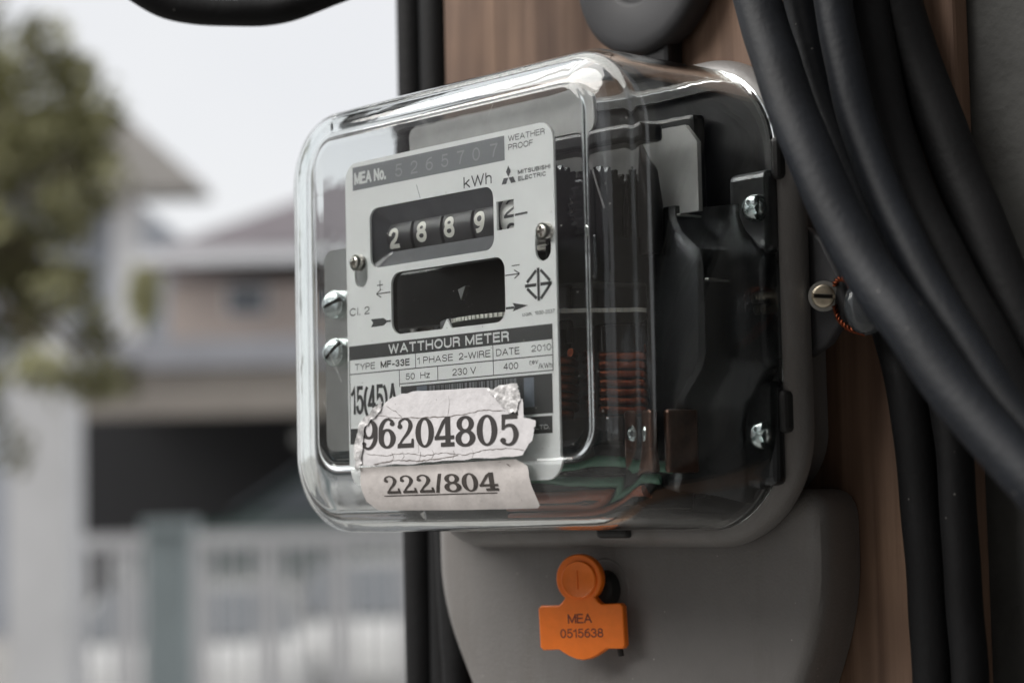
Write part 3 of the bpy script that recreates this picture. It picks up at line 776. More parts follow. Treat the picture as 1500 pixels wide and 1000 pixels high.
# ------------------------------------------------------------------ nameplate
def circ(cx, cz, r, n=24, a0=0, a1=360): return [(cx + r * math.cos(math.radians(a0 + (a1 - a0) * i / n)), cz + r * math.sin(math.radians(a0 + (a1 - a0) * i / n))) for i in range(n)]
def rr2(l, r, b, t, rad, nc=6): return [(p[0], p[2]) for p in rrect(l, r, b, t, rad, 0, nc, 1)]
def slot_hole(cx, cz, r, dz): return [(cx + r * math.cos(math.radians(a)), cz + r * math.sin(math.radians(a))) for a in range(0, 181, 15)] + [(cx + r * math.cos(math.radians(a)), cz - dz + r * math.sin(math.radians(a))) for a in range(180, 361, 15)]
holes = [rr2(-34.0, 17.4, 12.4, 29.3, 3.2), rr2(-25.2, 21.2, -6.9, 10.3, 3.6), [(18.6, 24.8), (18.6, 17.2), (25.2, 17.2), (25.2, 24.8)],
         slot_hole(-38.2, 13.6, 2.9, 3.2), slot_hole(35.8, 13.6, 2.9, 3.2)]
notch = holes[1]
npl = plate2d([rr2(-44.8, 40.4, -48.2, 43.2, 5.0)] + holes, 0, 0.7, 'nameplate', MT['plate'], mt)
YT = -0.06
# print on the nameplate
ink = MB(); inkb = MB(); inkg = MB(); inkl = MB(); inke = MB(); inkp = MB()
inkg.poly([(-41.3, 41.9), (-41.3, 35.3), (22.2, 35.3), (22.2, 41.8)], YT)
put_text(inkl, 'MEA No.', -40.5, -26.4, 36.8, 3.5, YT - .06, bold=.018)
for ch, x in zip('5265707', (-20.9, -14.3, -7.9, -1.5, 5.0, 11.2, 18.2)):
    put_text(inke, ch, x - 1.5, x + 1.5, 36.7, 3.6, YT - .06)
put_text(inkb, 'kWh', 5.9, 17.0, 29.9, 3.1, YT)
put_text(inkb, 'WEATHER', 23.7, 37.5, 40.0, 1.55, YT)
put_text(inkb, 'PROOF', 23.7, 33.0, 37.7, 1.55, YT)
put_text(inkb, 'MITSUBISHI', 27.1, 39.2, 30.9, 1.15, YT, bold=.012)
put_text(inkb, 'ELECTRIC', 27.1, 37.6, 29.2, 1.15, YT, bold=.012)
cx, cz = 23.5, 30.6                                                # three-lozenge emblem
for a in (90, 210, 330):
    a = math.radians(a); u = Vector((math.cos(a), math.sin(a))); n_ = Vector((-u.y, u.x)); L = 3.2
    p = [Vector((cx, cz)) + u * .12, Vector((cx, cz)) + u * L / 2 + n_ * L * .29, Vector((cx, cz)) + u * L * .98, Vector((cx, cz)) + u * L / 2 - n_ * L * .29]
    inkb.poly([(q.x, q.y) for q in p], YT)
# small marks beside the disc window
def bar(mb, x0, z0, x1, z1, w, y=YT):
    d = Vector((x1 - x0, z1 - z0)).normalized(); n_ = Vector((-d.y, d.x)) * w / 2
    mb.poly([(x0 - n_.x, z0 - n_.y), (x1 - n_.x, z1 - n_.y), (x1 + n_.x, z1 + n_.y), (x0 + n_.x, z0 + n_.y)], y)
bar(ink, 25.6, 20.5, 30.4, 20.6, .6)
bar(ink, -31.2, 7.4, -28.6, 7.4, .28); bar(ink, -29.9, 6.1, -29.9, 8.7, .28, YT - .01)
bar(ink, -31.4, 5.05, -25.4, 5.05, .3); bar(ink, -31.5, 5.1, -29.4, 6.2, .3, YT - .01); bar(ink, -31.5, 5.0, -29.4, 3.9, .3, YT - .02)
ink.poly([(-34.2, -4.1), (-28.6, -4.0), (-27.3, -3.3), (-27.3, -2.6), (-28.6, -1.9), (-34.2, -1.8), (-33.2, -2.9)], YT); bar(ink, -27.3, -2.95, -25.4, -2.95, .5)
bar(ink, 24.0, 7.35, 27.0, 7.35, .25)
bar(ink, 21.4, 5.1, 26.8, 5.1, .3); bar(ink, 26.9, 5.15, 24.9, 6.2, .3, YT - .01); bar(ink, 26.9, 5.05, 24.9, 4.0, .3, YT - .02)
bar(ink, 21.4, -3.5, 24.6, -3.5, .6); ink.poly([(24.0, -4.5), (29.8, -3.4), (24.0, -2.3), (24.8, -3.4)], YT - .01)
put_text(ink, 'Cl. 2', -43.6, -34.7, -.25, 2.2, YT)
# lozenge standards mark
c0 = (33.85, 1.6)
bar(ink, 33.85, -2.6, 33.85, 5.9, .95)
for a, b in (((33.1, 5.3), (29.6, 2.5)), ((34.7, 5.3), (38.2, 2.2)), ((38.6, 1.7), (34.6, -2.1)), ((33.1, -1.9), (29.6, .9)), ((28.8, 1.6), (33.1, 1.6)), ((34.6, 1.6), (38.8, 1.6))):
    bar(ink, *a, *b, .85, YT - .01)
put_font(ink, 'มอก.', 27.7, 31.4, -6.1, .95, YT); put_text(ink, '1030-2537', 32.3, 39.6, -6.1, .95, YT)
# rating table
inkb2 = MB()
ink.poly([(-44.1, -8.8), (-44.1, -12.75), (38.6, -12.75), (38.6, -8.8)], YT)
put_text(inkl, 'WATTHOUR METER', -26.6, 22.5, -12.1, 2.7, YT - .06, bold=.02)
for p in ((-44.1, -16.75, 38.5, -16.75), (-22.2, -20.65, 38.5, -20.65), (-44.05, -8.8, -44.05, -36.5), (38.5, -12.7, 38.5, -20.7), (-15.25, -12.7, -15.25, -16.7), (16.1, -12.7, 16.1, -20.65), (-22.2, -16.8, -22.2, -21.4), (-6.1, -16.8, -6.1, -20.65)):
    bar(ink, *p, .26, YT - .01 * random.random())
put_text(inkb, 'TYPE', -41.6, -32.7, -15.75, 1.85, YT)
put_text(ink, 'MF-33E', -30.2, -17.7, -15.8, 1.95, YT, bold=.02)
put_text(ink, '1 PHASE  2-WIRE', -14.5, 15.1, -15.7, 1.85, YT)
put_text(ink, 'DATE', 17.3, 26.2, -15.7, 1.85, YT)
put_text(inkb, '2010', 30.7, 38.0, -15.5, 1.7, YT)
put_text(ink, '50  Hz', -19.5, -9.4, -19.7, 1.75, YT)
put_text(ink, '230 V', -.1, 9.3, -19.75, 1.85, YT)
put_text(ink, '400', 20.0, 25.6, -19.5, 1.75, YT)
put_text(inkb, 'rev', 29.9, 33.0, -18.7, 1.3, YT)
put_text(inkb, '/kWh', 33.2, 38.2, -20.0, 1.4, YT)
put_text(ink, '15(45)A', -43.7, -23.0, -28.2, 8.0, YT)
# dark panel with the bar code under the sticker
for x0, x1, z0, z1 in ((-21.6, 38.1, -31.5, -21.4), (-44.0, 37.8, -36.5, -32.1)):
    ink.poly([(x0, z1), (x0, z0), (x1, z0), (x1, z1)], YT)
inkp.poly([(27.6, -22.0), (27.6, -29.6), (31.4, -29.6), (31.4, -22.0)], YT - .06)
inkp.poly([(-14.9, -21.7), (-14.9, -25), (-10.6, -25), (-10.6, -21.7)], YT - .06)
x = -9.6
while x < 25:
    w = random.choice((.25, .35, .6, .9)); inkg.poly([(x, -21.9), (x, -30), (x + w, -30), (x + w, -21.9)], YT - .06); x += w + random.choice((.3, .45, .8))
put_text(inkl, 'LTD.', 31.6, 36.8, -35.4, 1.1, YT - .06)
for mb_, m_, nm in ((ink, 'ink', 'black_print'), (inkb, 'ink_mid', 'fine_print'), (inkg, 'ink_grey', 'grey_print'), (inkl, 'ink_light', 'reversed_lettering'), (inke, 'ink_engrave', 'serial_number'), (inkp, 'ink_blue', 'faded_patch')):
    stuff(mb_.build(nm, MT[m_], npl))
# notch triangle of the disc window
nz = plate2d([[(-4.1, -6.95), (-.1, -6.95), (-2.1, -4.3)]], 0.05, 0.6, 'pointer_notch', MT['plate'], npl)
bar_ = MB(); bar(bar_, -13.5, 33.5, -12.0, 29.6, .18, YT); bar_.build('scratch', MT['ink_grey'], npl)
for c in ((-39.3, -1.2, 15.3), (36.8, -1.2, 15.6)):
    s_ = screw('plate_screw', (c[0] + .6, .2, c[2] - .8), (0.0, -1, 0), 2.35, 3.0, MT['nickel'], npl, cross=True, dome=.45, slot_w=.2, slot_ang=.15)

# ------------------------------------------------------------------ register behind the counter window
reg = MB()
# sloping funnel-shaped bezel from the window edge to the drum slot
outer = rrect(-34.6, 18.0, 11.9, 29.9, 3.0, .72, 6, 3); inner = rrect(-29.5, 14.6, 17.0, 24.6, .6, 4.6, 6, 3)
reg.loft([outer, inner], False, False)
reg.build('counter_bezel', MT['bezel'], mt, smooth=30)
dr_y = 11.5; dr_r = 8.0
for i, (x0, x1) in enumerate(((-33.0, -20.4), (-20.0, -7.9), (-7.5, 4.6), (5.0, 15.2))):
    d = MB(); d.lathe([(dr_r - .5, -(x1 - x0) / 2), (dr_r, -(x1 - x0) / 2 + .4), (dr_r, (x1 - x0) / 2 - .4), (dr_r - .5, (x1 - x0) / 2)], ((x0 + x1) / 2, dr_y, 21.0), (1, 0, 0), 40)
    drum = d.build('number_drum', MT['drum'], mt, smooth=35)
    ch = '2889'[i]; gx = (-27.9, -16.0, -4.4, 7.9)[i]
    def curl(p):
        a = (p[2] - 21.0) / dr_r
        return (p[0], dr_y - (dr_r + .06 - p[1]) * math.cos(a), 21.0 + (dr_r + .06 - p[1]) * math.sin(a))
    t = MB(); zc = 18.2 if i else 17.7
    put_text(t, ch, gx - 2.1, gx + 2.2, zc, 5.8, 0, bold=0.01, fn=lambda p: curl(p), step=.5)
    t.build('drum_digit', MT['digit'], drum)
    if i == 0:
        t = MB(); t.add([curl(p) for p in ((-31.4, 0, 18.0), (-29.6, 0, 17.9), (-30.6, 0, 22.4), (-31.2, 0, 22.4))], [(0, 1, 2, 3)]); t.build('drum_digit', MT['digit'], drum)
dp = MB(); dp.lathe([(.75, 0), (.75, .08), (.01, .1)], (15.9, 2.6, 18.2), (0.2, -1, 0), 16); dp.build('decimal_point', MT['digit'], mt)
d = MB(); d.lathe([(8.0, -4.5), (8.0, 4.5)], (22.6, 9.6, 21.0), (1, 0, 0), 40); drum = d.build('number_drum', MT['drum_white'], mt, smooth=35)
t = MB()
def curl5(p):
    a = (p[2] - 21.0) / 8.0
    return (p[0], 9.6 - (8.07 - p[1]) * math.cos(a), 21.0 + (8.07 - p[1]) * math.sin(a))
for ch, zc in (('2', 20.4), ('8', 13.4)):
    put_text(t, ch, 19.7, 24.6, zc, 5.6, 0, fn=curl5, step=.5)
t.build('drum_digit', MT['ink'], drum)

# recess behind the disc window and the aluminium disc
rc = MB(); rc.loft([rrect(-25.9, 21.9, -7.5, 10.9, 3.4, .74, 6, 3), rrect(-25.0, 21.0, -7.0, 10.2, 3.2, 2.0, 6, 3)], False, False)
rc.build('window_lip', MT['iron'], mt, smooth=30)
dk = MB(); DCX, DCY, DR = 6.0, 41.5, 38.0
dk.lathe([(DR - .2, -.6), (DR, -.55), (DR, .55), (DR - .2, .6)], (DCX, DCY, -4.3), (0, 0, 1), 128)
disc = dk.build('rotor_disc', MT['alu'], mt, smooth=30)
th = MB()
for k in range(150):
    a = 2 * math.pi * k / 150
    if not (math.radians(175) < (a % (2 * math.pi)) < math.radians(450)): continue
    c_, s_ = math.cos(a), math.sin(a)
    ux, uy = -s_, c_
    x0, y0 = DCX + (DR + .02) * c_, DCY + (DR + .02) * s_
    for e in (0,):
        vs = []
        for rr_ in (0, .35):
            for q, zz in ((-.5, -.5), (.5, -.5), (.5, .5), (-.5, .5)):
                vs.append((x0 + ux * q + c_ * rr_, y0 + uy * q + s_ * rr_, -4.3 + zz * 1.1))
        th.add(vs, [(0, 1, 2, 3), (7, 6, 5, 4), (0, 4, 5, 1), (1, 5, 6, 2), (2, 6, 7, 3), (3, 7, 4, 0)])
stuff(th.build('disc_serration', MT['digit'], disc))
bl = MB()
for k in range(40):                                                # black rim mark painting in the shade over its left half
    a = math.radians(212 + 40 * k / 40); b = math.radians(212 + 40 * (k + 1) / 40)
    rr_ = DR + .42
    bl.add([(DCX + rr_ * math.cos(a), DCY + rr_ * math.sin(a), -5.1), (DCX + rr_ * math.cos(b), DCY + rr_ * math.sin(b), -5.1), (DCX + rr_ * math.cos(b), DCY + rr_ * math.sin(b), -3.5), (DCX + rr_ * math.cos(a), DCY + rr_ * math.sin(a), -3.5)], [(0, 1, 2, 3)])
bl.build('rim_shade_mark', MT['ink'], disc)
bk = MB(); bk.box(-58, 24, 20, 22, -3, 13.5); bk.build('inner_yoke', MT['iron'], mt, bevel=.6)
bk = MB(); bk.loft([[(-7.5, 9, 4.6), (-3.2, 8, 5.2), (-6.2, 9, 1.6)], [(-7.5, 10, 4.6), (-3.2, 9.4, 5.2), (-6.2, 10, 1.6)]]); bk.build('reflection_wedge', MT['alu'], mt)  # added wedge imitating a bright reflection inside the disc window
bk = MB(); bk.box(-58, 24, 20, 22, -12, -5.6); bk.build('inner_yoke', MT['iron'], mt, bevel=.6)

# ------------------------------------------------------------------ mounting frame and inner parts
fr = plate2d([rr2(-59.5, -37.5, -38, 20, 4.0)], 3.2, 1.2, 'dial_bracket', MT['alu'], mt)
for z in (3.9, -9.9):
    screw('bracket_screw', (-53.0, 3.0, z), (0.25, -1, 0.05), 4.1, 3.4, MT['zinc'], mt, slot_ang=.35 if z > 0 else .75, dome=.6, slot_w=.13)
bp_ = MB(); bp_.box(-60, 46, 45, 50, -54, 50); bp_.build('back_plate', MT['iron'], mt, bevel=1.5)
up_ = plate2d([[(-50, 20), (60, 20), (60, 38), (56, 43), (-50, 43)]], 30, 1.5, 'reflection_plate', MT['cast'], mt)  # added plate whose pale colour stands in for bright sky reflections
plate2d([rr2(-34, 41, 42.5, 54, 3.0)], 15, 1.2, 'top_bracket', MT['cast'], mt)
tb = MB(); tb.box(-8, 56, 14, 22, 37.5, 42.3); tb.build('top_crossbar', MT['iron'], mt, bevel=1.2)
# register gears
def gear(c, axis, r, n, w, m, name='gear'):
    ax = Vector(axis).normalized(); a = ax.orthogonal().normalized(); b = ax.cross(a); c = Vector(c); lo = []
    for h in (-w / 2, w / 2):
        l = []
        for i in range(n * 4):
            rr_ = r if (i % 4) in (0, 1) else r * .88
            t_ = 2 * math.pi * i / (n * 4); l.append(tuple(c + ax * h + (a * math.cos(t_) + b * math.sin(t_)) * rr_))
        lo.append(l)
    g_ = MB(); g_.loft(lo); return g_.build(name, m, mt)
gear((30, 12, 24), (1, 0, 0), 10, 26, 2.2, MT['iron_hi'])
gear((42, 16, 21), (1, 0, 0), 11.5, 30, 2.2, MT['iron_hi'])
gear((38, 14, 22), (1, 0, 0), 4, 12, 6, MT['nickel'], 'pinion')
gear((27, 10, 16), (1, 0, 0), 4.2, 12, 5, MT['nickel'], 'pinion')
s_ = MB(); s_.box(28, 46, 8, 30, 2, 14); s_.build('register_frame', MT['iron_hi'], mt, bevel=.8)
arm = plate2d([[(43.5, 10), (51, 10), (51.5, 22), (50, 31), (47.5, 37), (45, 31), (43.5, 22)]], 22, 3, 'magnet_arm', MT['iron'], mt, bevel=.6)
arm = plate2d([[(20, 10), (35, 10), (36, 22), (33, 28), (29, 31), (26.5, 27.5), (24, 33), (20, 35)]], 20, 3, 'magnet_arm', MT['iron'], mt, bevel=.6)
# black pressed side housing, wider in the middle
sp = [(45.5, -50), (52, -52), (53.5, -47), (53.5, -33), (55, -28), (61, -21), (62.5, -17), (62.5, 6), (61, 10), (55.5, 15), (53.5, 19), (53.5, 22), (45.5, 22)]
sh = MB()
def spy(d, y): return [(p[0] - (d if p[0] > 46 else 0), y, p[1] * (1 - d * .006)) for p in sp]
sh.loft([spy(3.5, 27.0), spy(1.5, 27.4), spy(.3, 28.6), spy(0, 30.5), spy(-.8, 37), spy(-2.2, 39.5), spy(-6.0, 43.5), spy(-7, 45.5), spy(-7.3, 50)])
sh.build('side_housing', MT['iron_hi'], mt, smooth=24)
for zz in (19.2, 1.5):
    rb = MB(); rb.box(52.5 if zz > 10 else 60.5, 54.4 if zz > 10 else 63.4, 29, 42, zz, zz + .7); rb.build('housing_seam', MT['steel_dull'], mt, bevel=.2)
for z0, z1, zs in ((9, 31, 20.9), (-51, -24, -37.8)):
    tb_ = MB(); tb_.box(56.5, 71.0, 45.4, 50.8, z0, z1)
    tbo = tb_.build('fixing_tab', MT['iron_hi'] if z0 < 0 else MT['tab'], mt, bevel=2.0, seg=3)
    screw('fixing_screw', (66.6, 45.4, zs), (0.3, -1, 0), 3.7, 3.6, MT['zinc'], mt, cross=True, dome=.7, slot_w=.14, slot_ang=.6)
# coils of the electromagnet
for cx_, cy_, r_ in ((20, 20, 4.4), (37.5, 26, 5.4)):
    cl = MB(); hp = []
    for k in range(0, 7 * 24 + 1):
        a = 2 * math.pi * k / 24; hp.append((cx_ + r_ * math.cos(a), cy_ + r_ * math.sin(a), -14.5 - 2.35 * k / 24))
    cl.tube(hp, 1.12, 8); cl.build('current_coil', MT['copper'], mt, smooth=60)
    co_ = MB(); co_.box(cx_ - r_ * .6, cx_ + r_ * .6, cy_ - r_ * .6, cy_ + r_ * .6, -34, -8); co_.build('iron_core', MT['iron'], mt, bevel=.5)
lw = MB(); lw.box(14, 46, 12, 40, -39, -32.5); lw.build('iron_yoke', MT['iron_hi'], mt, bevel=.8)
st_ = MB(); st_.box(45.5, 54.8, 17.0, 19.2, -47, -31); st_.build('terminal_strap', MT['copper_dull'], mt, bevel=.8)
st_ = MB(); st_.box(54.2, 56.2, 20.5, 32, -47, -31); st_.build('terminal_strap', MT['copper_dull'], mt, bevel=.8)
st_ = MB(); st_.lathe([(1.8, 0), (2.0, .5), (1.3, .9), (1.0, .5)], (49.0, 17.0, -37.0), (0, -1, 0), 20); st_.build('strap_eyelet', MT['zinc'], mt, smooth=40)
for (pts_, r_, m_) in ((((-20, 24, -45), (5, 16, -44.5), (25, 14, -45.5), (40, 18, -44), (54, 26, -46)), 1.5, 'green_wire'), (((-20, 28, -50), (10, 20, -49), (30, 18, -50), (50, 26, -48.5)), 1.4, 'green_wire'), (((0, 20, -54), (25, 18, -54), (48, 24, -52)), 1.6, 'red_wire')):
    P = [Vector(p) for p in pts_]; sm = []
    for i in range(len(P) - 1):
        p0 = P[max(i - 1, 0)]; p1 = P[i]; p2 = P[i + 1]; p3 = P[min(i + 2, len(P) - 1)]
        for k in range(8):
            t = k / 8; sm.append(0.5 * ((2 * p1) + (p2 - p0) * t + (2 * p0 - 5 * p1 + 4 * p2 - p3) * t * t + (3 * p1 - p0 - 3 * p2 + p3) * t ** 3))
    w_ = MB(); w_.tube(sm, r_, 10); w_.build('lead_wire', MT[m_], mt, smooth=60)
tb2 = MB(); tb2.box(-40, 44, 22, 44, -57, -47.5); tb2.build('terminal_block', MT['iron'], mt, bevel=1.5)

# ------------------------------------------------------------------ glass cover: a moulded shell with real thickness
PL, PR, PB, PT, PY = -55.2, 54.8, -43.2, 51.0, -5.0
def gsec(inset_mode):
    secs = []
    th_ = 0.0 if inset_mode == 0 else 2.4
    def add(l, r, b, t, rad, y): secs.append((l + th_, r - th_, b + th_, t - th_, max(rad - th_, 2), y + (th_ if y < 0 else th_ * .6)))
    st_ = 0.0 if inset_mode == 0 else 0.9           # the inside stays flat where the outside steps up
    add(PL + 3, PR - 3, PB + 3, PT - 3, 6, PY + st_)
    add(PL + 1.0, PR - 1.0, PB + 1.0, PT - 1.0, 7.4, PY + st_)
    add(PL + .45, PR - .45, PB + .45, PT - .45, 7.8, PY + (.08 if not st_ else st_))
    add(PL + .1, PR - .1, PB + .1, PT - .1, 8, PY + (.3 if not st_ else st_))
    add(PL - .15, PR + .15, PB - .15, PT + .15, 8.2, PY + (.62 if not st_ else st_))
    add(PL - .5, PR + .5, PB - .5, PT + .5, 8.5, PY + (.83 if not st_ else st_ + .02))
    add(PL - 1.2, PR + 1.2, PB - 1.3, PT + 1.1, 9, PY + .92)
    # shoulder: quarter ellipses of different width on each side
    OL, OR, OB, OT = -75.0, 69.4, -61.2, 61.0
    y0 = PY + .95
    N = 12
    for k in range(1, N + 1):
        a = math.radians(90 * k / N); s = math.sin(a); c = 1 - math.cos(a)
        l = (PL - 1.4) + (OL - PL + 1.4) * s; r = (PR + 1.4) + (OR - PR - 1.4) * s
        b = (PB - 1.5) + (OB - PB + 1.5) * s; t = (PT + 1.2) + (OT - PT - 1.2) * s
        add(l, r, b, t, 9 + 13 * s, y0 + 10.0 * c)
    for k in range(1, 8):
        f = k / 7
        add(OL - .3 * f, OR + 1.6 * f, OB - 1.2 * f, OT + .8 * f, 22 + 4 * f, y0 + 10.0 + (49.6 - y0 - 10.0) * f)
    return secs
outs = gsec(0); ins = gsec(1)
ins = ins[:-1] + [(*ins[-1][:5], outs[-1][5])]
gl = MB()
Lo = [rrect(*s_, 12, 8) for s_ in outs]; Li = [rrect(*s_, 12, 8) for s_ in ins]
gl.loft(Lo + [rrect(*ins[-1], 12, 8)] + list(reversed(Li))[1:], True, True)
gobj = gl.build('glass_cover', MT['glass'], mt, smooth=80)

# surface lookup on the outer glass, straight from the front
tmp = MB(); tmp.loft(Lo, True, False)
bvh = BVHTree.FromPolygons([Vector(v) for v in tmp.v], tmp.f)
def on_glass(x, z, lift):
    h = bvh.ray_cast(Vector((x * MM, -0.1, z * MM)), Vector((0, 1, 0)))
    y = h[0].y / MM if h[0] is not None else 10.0
    n_ = h[1] if h[0] is not None else Vector((0, -1, 0))
    if n_.y > 0: n_ = -n_
    return (x + n_.x * lift, y + n_.y * lift, z + n_.z * lift)

rd = random.Random(11)
dm = MB()
for _ in range(170):
    x = rd.uniform(-66, 66); z = rd.uniform(-54, 58)
    if -37 < x < 34 and -57 < z < -22: continue
    w = rd.choice((.07, .1, .12, .2)); a0 = rd.uniform(0, 6)
    dm.add([on_glass(x + w * math.cos(a0 + k * 1.2566) * rd.uniform(.6, 1.2), z + w * math.sin(a0 + k * 1.2566) * rd.uniform(.6, 1.2), .02) for k in range(5)], [(0, 1, 2, 3, 4)])
stuff(dm.build('dust_specks', mat('pale_dust', (0.34, 0.33, 0.31), .9), gobj))
dm = MB()
for (xa, za, xb, zb) in ((-50, -9, -43.5, -19), (-62, -22, -57, -44), (-52, -24, -48, -30), (56, 30, 60, 18), (20, 47, 23, 52), (-8, 53, -5.5, 57.5), (-4.5, 53.5, -3, 57.6)):
    n_ = 14
    for k in range(n_):
        f0, f1 = k / n_, (k + 1) / n_; w = .045
        dm.add([on_glass(xa + (xb - xa) * f0 - w, za + (zb - za) * f0, .015), on_glass(xa + (xb - xa) * f0 + w, za + (zb - za) * f0, .015), on_glass(xa + (xb - xa) * f1 + w, za + (zb - za) * f1, .015), on_glass(xa + (xb - xa) * f1 - w, za + (zb - za) * f1, .015)], [(0, 1, 2, 3)])
stuff(dm.build('fine_scratches', mat('scratch_white', (0.5, 0.5, 0.5), .6), gobj))

# ------------------------------------------------------------------ paper sticker on the glass
def sticker_patch(outline, name, m, lift, parent, step=1.0, jitter=0.0):
    """grid of the outline polygon pressed on the glass"""
    bm = bmesh.new()
    vs = [bm.verts.new((p[0], p[1], 0)) for p in outline]
    bm.faces.new(vs)
    xs = [p[0] for p in outline]; zs = [p[1] for p in outline]
    x = math.ceil(min(xs)) + .013
    while x < max(xs):
        bmesh.ops.bisect_plane(bm, geom=bm.verts[:] + bm.edges[:] + bm.faces[:], plane_co=(x, 0, 0), plane_no=(1, 0, 0)); x += step
    z = math.ceil(min(zs)) + .017
    while z < max(zs):
        bmesh.ops.bisect_plane(bm, geom=bm.verts[:] + bm.edges[:] + bm.faces[:], plane_co=(0, z, 0), plane_no=(0, 1, 0)); z += step
    for v in bm.verts:
        q = on_glass(v.co.x, v.co.y, lift + random.uniform(0, jitter)); v.co = Vector(q) * MM
    me = bpy.data.meshes.new(name); bm.to_mesh(me); bm.free()
    return link(name, me, m, parent, 60)

def rough(pts, amp, n=4):
    out = []
    for i in range(len(pts)):
        a = pts[i]; b = pts[(i + 1) % len(pts)]
        for k in range(n):
            f = k / n
            out.append((a[0] + (b[0] - a[0]) * f + random.uniform(-amp, amp) * (k > 0), a[1] + (b[1] - a[1]) * f + random.uniform(-amp, amp) * (k > 0)))
    return out
stk = empty('paper_sticker', mo)
tag(stk, 'torn white paper label with printed numbers stuck across the lower glass of the meter', 'sticker')
up_out = rough([(-37.4, -42.6), (-37.3, -38.1), (-35.2, -32.1), (-30.7, -29.3), (-26.8, -27.4), (-22.5, -24.8), (-17.3, -23.6), (-8.2, -23.4), (18.0, -24.0), (22.5, -28.6), (26.0, -31.2), (29.0, -31.8), (28.0, -27.6), (30.6, -27.5), (31.0, -32.4), (35.3, -33.3), (34.7, -35.8), (34.0, -38.4), (32.4, -39.4), (30.2, -41.9), (16, -42.2), (-.4, -42.3), (-15.4, -42.9)], .22)
o = sticker_patch(up_out, 'upper_paper', MT['sticker'], .14, stk, 2.0)
lo_out = rough([(-37.0, -43.1), (-15, -43.2), (27.5, -42.8), (30.9, -44.6), (31.4, -48.0), (33.0, -54.6), (31.6, -55.4), (-4.3, -55.4), (-32, -55.0), (-36.0, -52.5), (-37.2, -48.0)], .12)
o = sticker_patch(lo_out, 'lower_paper', MT['sticker2'], .10, stk, 1.2)
foil = rough([(17.6, -24.3), (29.4, -23.6), (30.0, -26.5), (28.4, -31.0), (25.6, -31.0), (22.3, -28.3)], .5, 5)
sticker_patch(foil, 'crumpled_film', MT['foil'], .22, stk, 1.0, .5)
foil = rough([(-37.8, -44.5), (-38.0, -37.0), (-35.6, -31.0), (-27.5, -26.4), (-25.0, -25.4), (-26.0, -28.0), (-32.8, -31.8), (-34.2, -37.5), (-34.6, -42.0)], .4, 5)
sticker_patch(foil, 'crumpled_film', MT['foil'], .30, stk, 1.0, .4)
ui = MB()
digs = '96204805'
xs0 = [-35.4, -27.5, -19.6, -11.7, -3.8, 4.6, 13.0, 21.6]
for i, ch in enumerate(digs):
    x0 = xs0[i]; w = (7.7, 7.5, 7.4, 7.6, 7.9, 7.9, 8.0, 7.8)[i]
    zb = -38.1 - (x0 + 35) * .018
    put_glyph(ui, ch, x0, x0 + w, zb, zb + 7.9, lambda p: on_glass(p[0], p[2], .22 - p[1]))
ui.build('printed_number', MT['sticker_ink'], stk)
li = MB()
xs1 = [(-27.4, -21.2), (-20.6, -14.2), (-13.6, -7.0), (-5.8, -2.6), (-2.0, 4.8), (5.2, 11.6), (12.0, 19.2)]
for ch, (x0, x1) in zip('222/804', xs1):
    def f_(p):
        return on_glass(p[0] + (-46.0 - p[2]) * .28 * (1 if x0 < -6 else .2), p[2], .18 - p[1])
    put_glyph(li, ch, x0, x1, -50.6, -45.9, f_)
for k in range(24):
    xa = -27.5 + 46 * k / 24; xb = -27.5 + 46 * (k + 1) / 24
    li.add([on_glass(xa, -51.3, .2), on_glass(xb, -51.3, .2), on_glass(xb, -51.05, .2), on_glass(xa, -51.05, .2)], [(0, 1, 2, 3)])
li.build('printed_number', MT['sticker_ink2'], stk)
ck = MB()
def crack(pts, w=.14):
    pts = [(p[0] + random.uniform(-.25, .25), p[1] + random.uniform(-.25, .25)) for p in pts]
    fine = []
    for i in range(len(pts) - 1):
        n_ = max(2, int(math.dist(pts[i], pts[i + 1]) / 1.0))
        for k in range(n_):
            f = k / n_; fine.append((pts[i][0] + (pts[i + 1][0] - pts[i][0]) * f + random.uniform(-.14, .14), pts[i][1] + (pts[i + 1][1] - pts[i][1]) * f + random.uniform(-.14, .14)))
    fine.append(pts[-1])
    ws = [w * random.uniform(.4, 1.3) for _ in fine]; ws[0] = ws[-1] = .03
    vs, fs = ribbon(fine, ws, 2)
    ck.add([on_glass(v[0], v[1], .205) for v in vs], fs)
crack([(-30, -28.6), (-20, -30.2), (-8, -30.4), (0, -31.0), (8, -30.6), (16, -29.8), (24, -30.4)], .22)
crack([(-24, -26.8), (-20, -28.2), (-17, -30.0)], .16)
crack([(-33, -39.6), (-25, -40.2), (-17, -40.0), (-8, -40.6), (0, -40.2), (8, -40.9), (16, -40.1), (26, -39.9), (31, -40.5)], .18)
crack([(-30, -42.3), (-20, -41.8), (-10, -42.2), (-2, -41.6), (6, -41.4)], .24)
for x in (-22, -17.5, -10, -5, 3.5, 11): crack([(x, -39.4), (x + .6, -40.6), (x - .4, -42.2)], .13)
crack([(2, -25), (2.4, -28), (1.6, -30.5)], .10); crack([(-10.6, -31), (-11.2, -34), (-10.2, -38.5), (-10.8, -40)], .10); crack([(10.2, -31), (10.9, -35), (10.0, -39)], .10)
crack([(20.5, -43.6), (23.5, -43.9), (24.6, -44.9)], .5)
for _ in range(26):
    x = random.uniform(-34, 30); z = random.uniform(-55, -44) if random.random() < .7 else random.uniform(-41, -25); w = random.uniform(.08, .22)
    ck.add([on_glass(x, z, .205), on_glass(x + w, z, .205), on_glass(x + w, z + w, .205), on_glass(x, z + w * .8, .205)], [(0, 1, 2, 3)])
ck.build('paper_cracks', MT['crack'], stk)

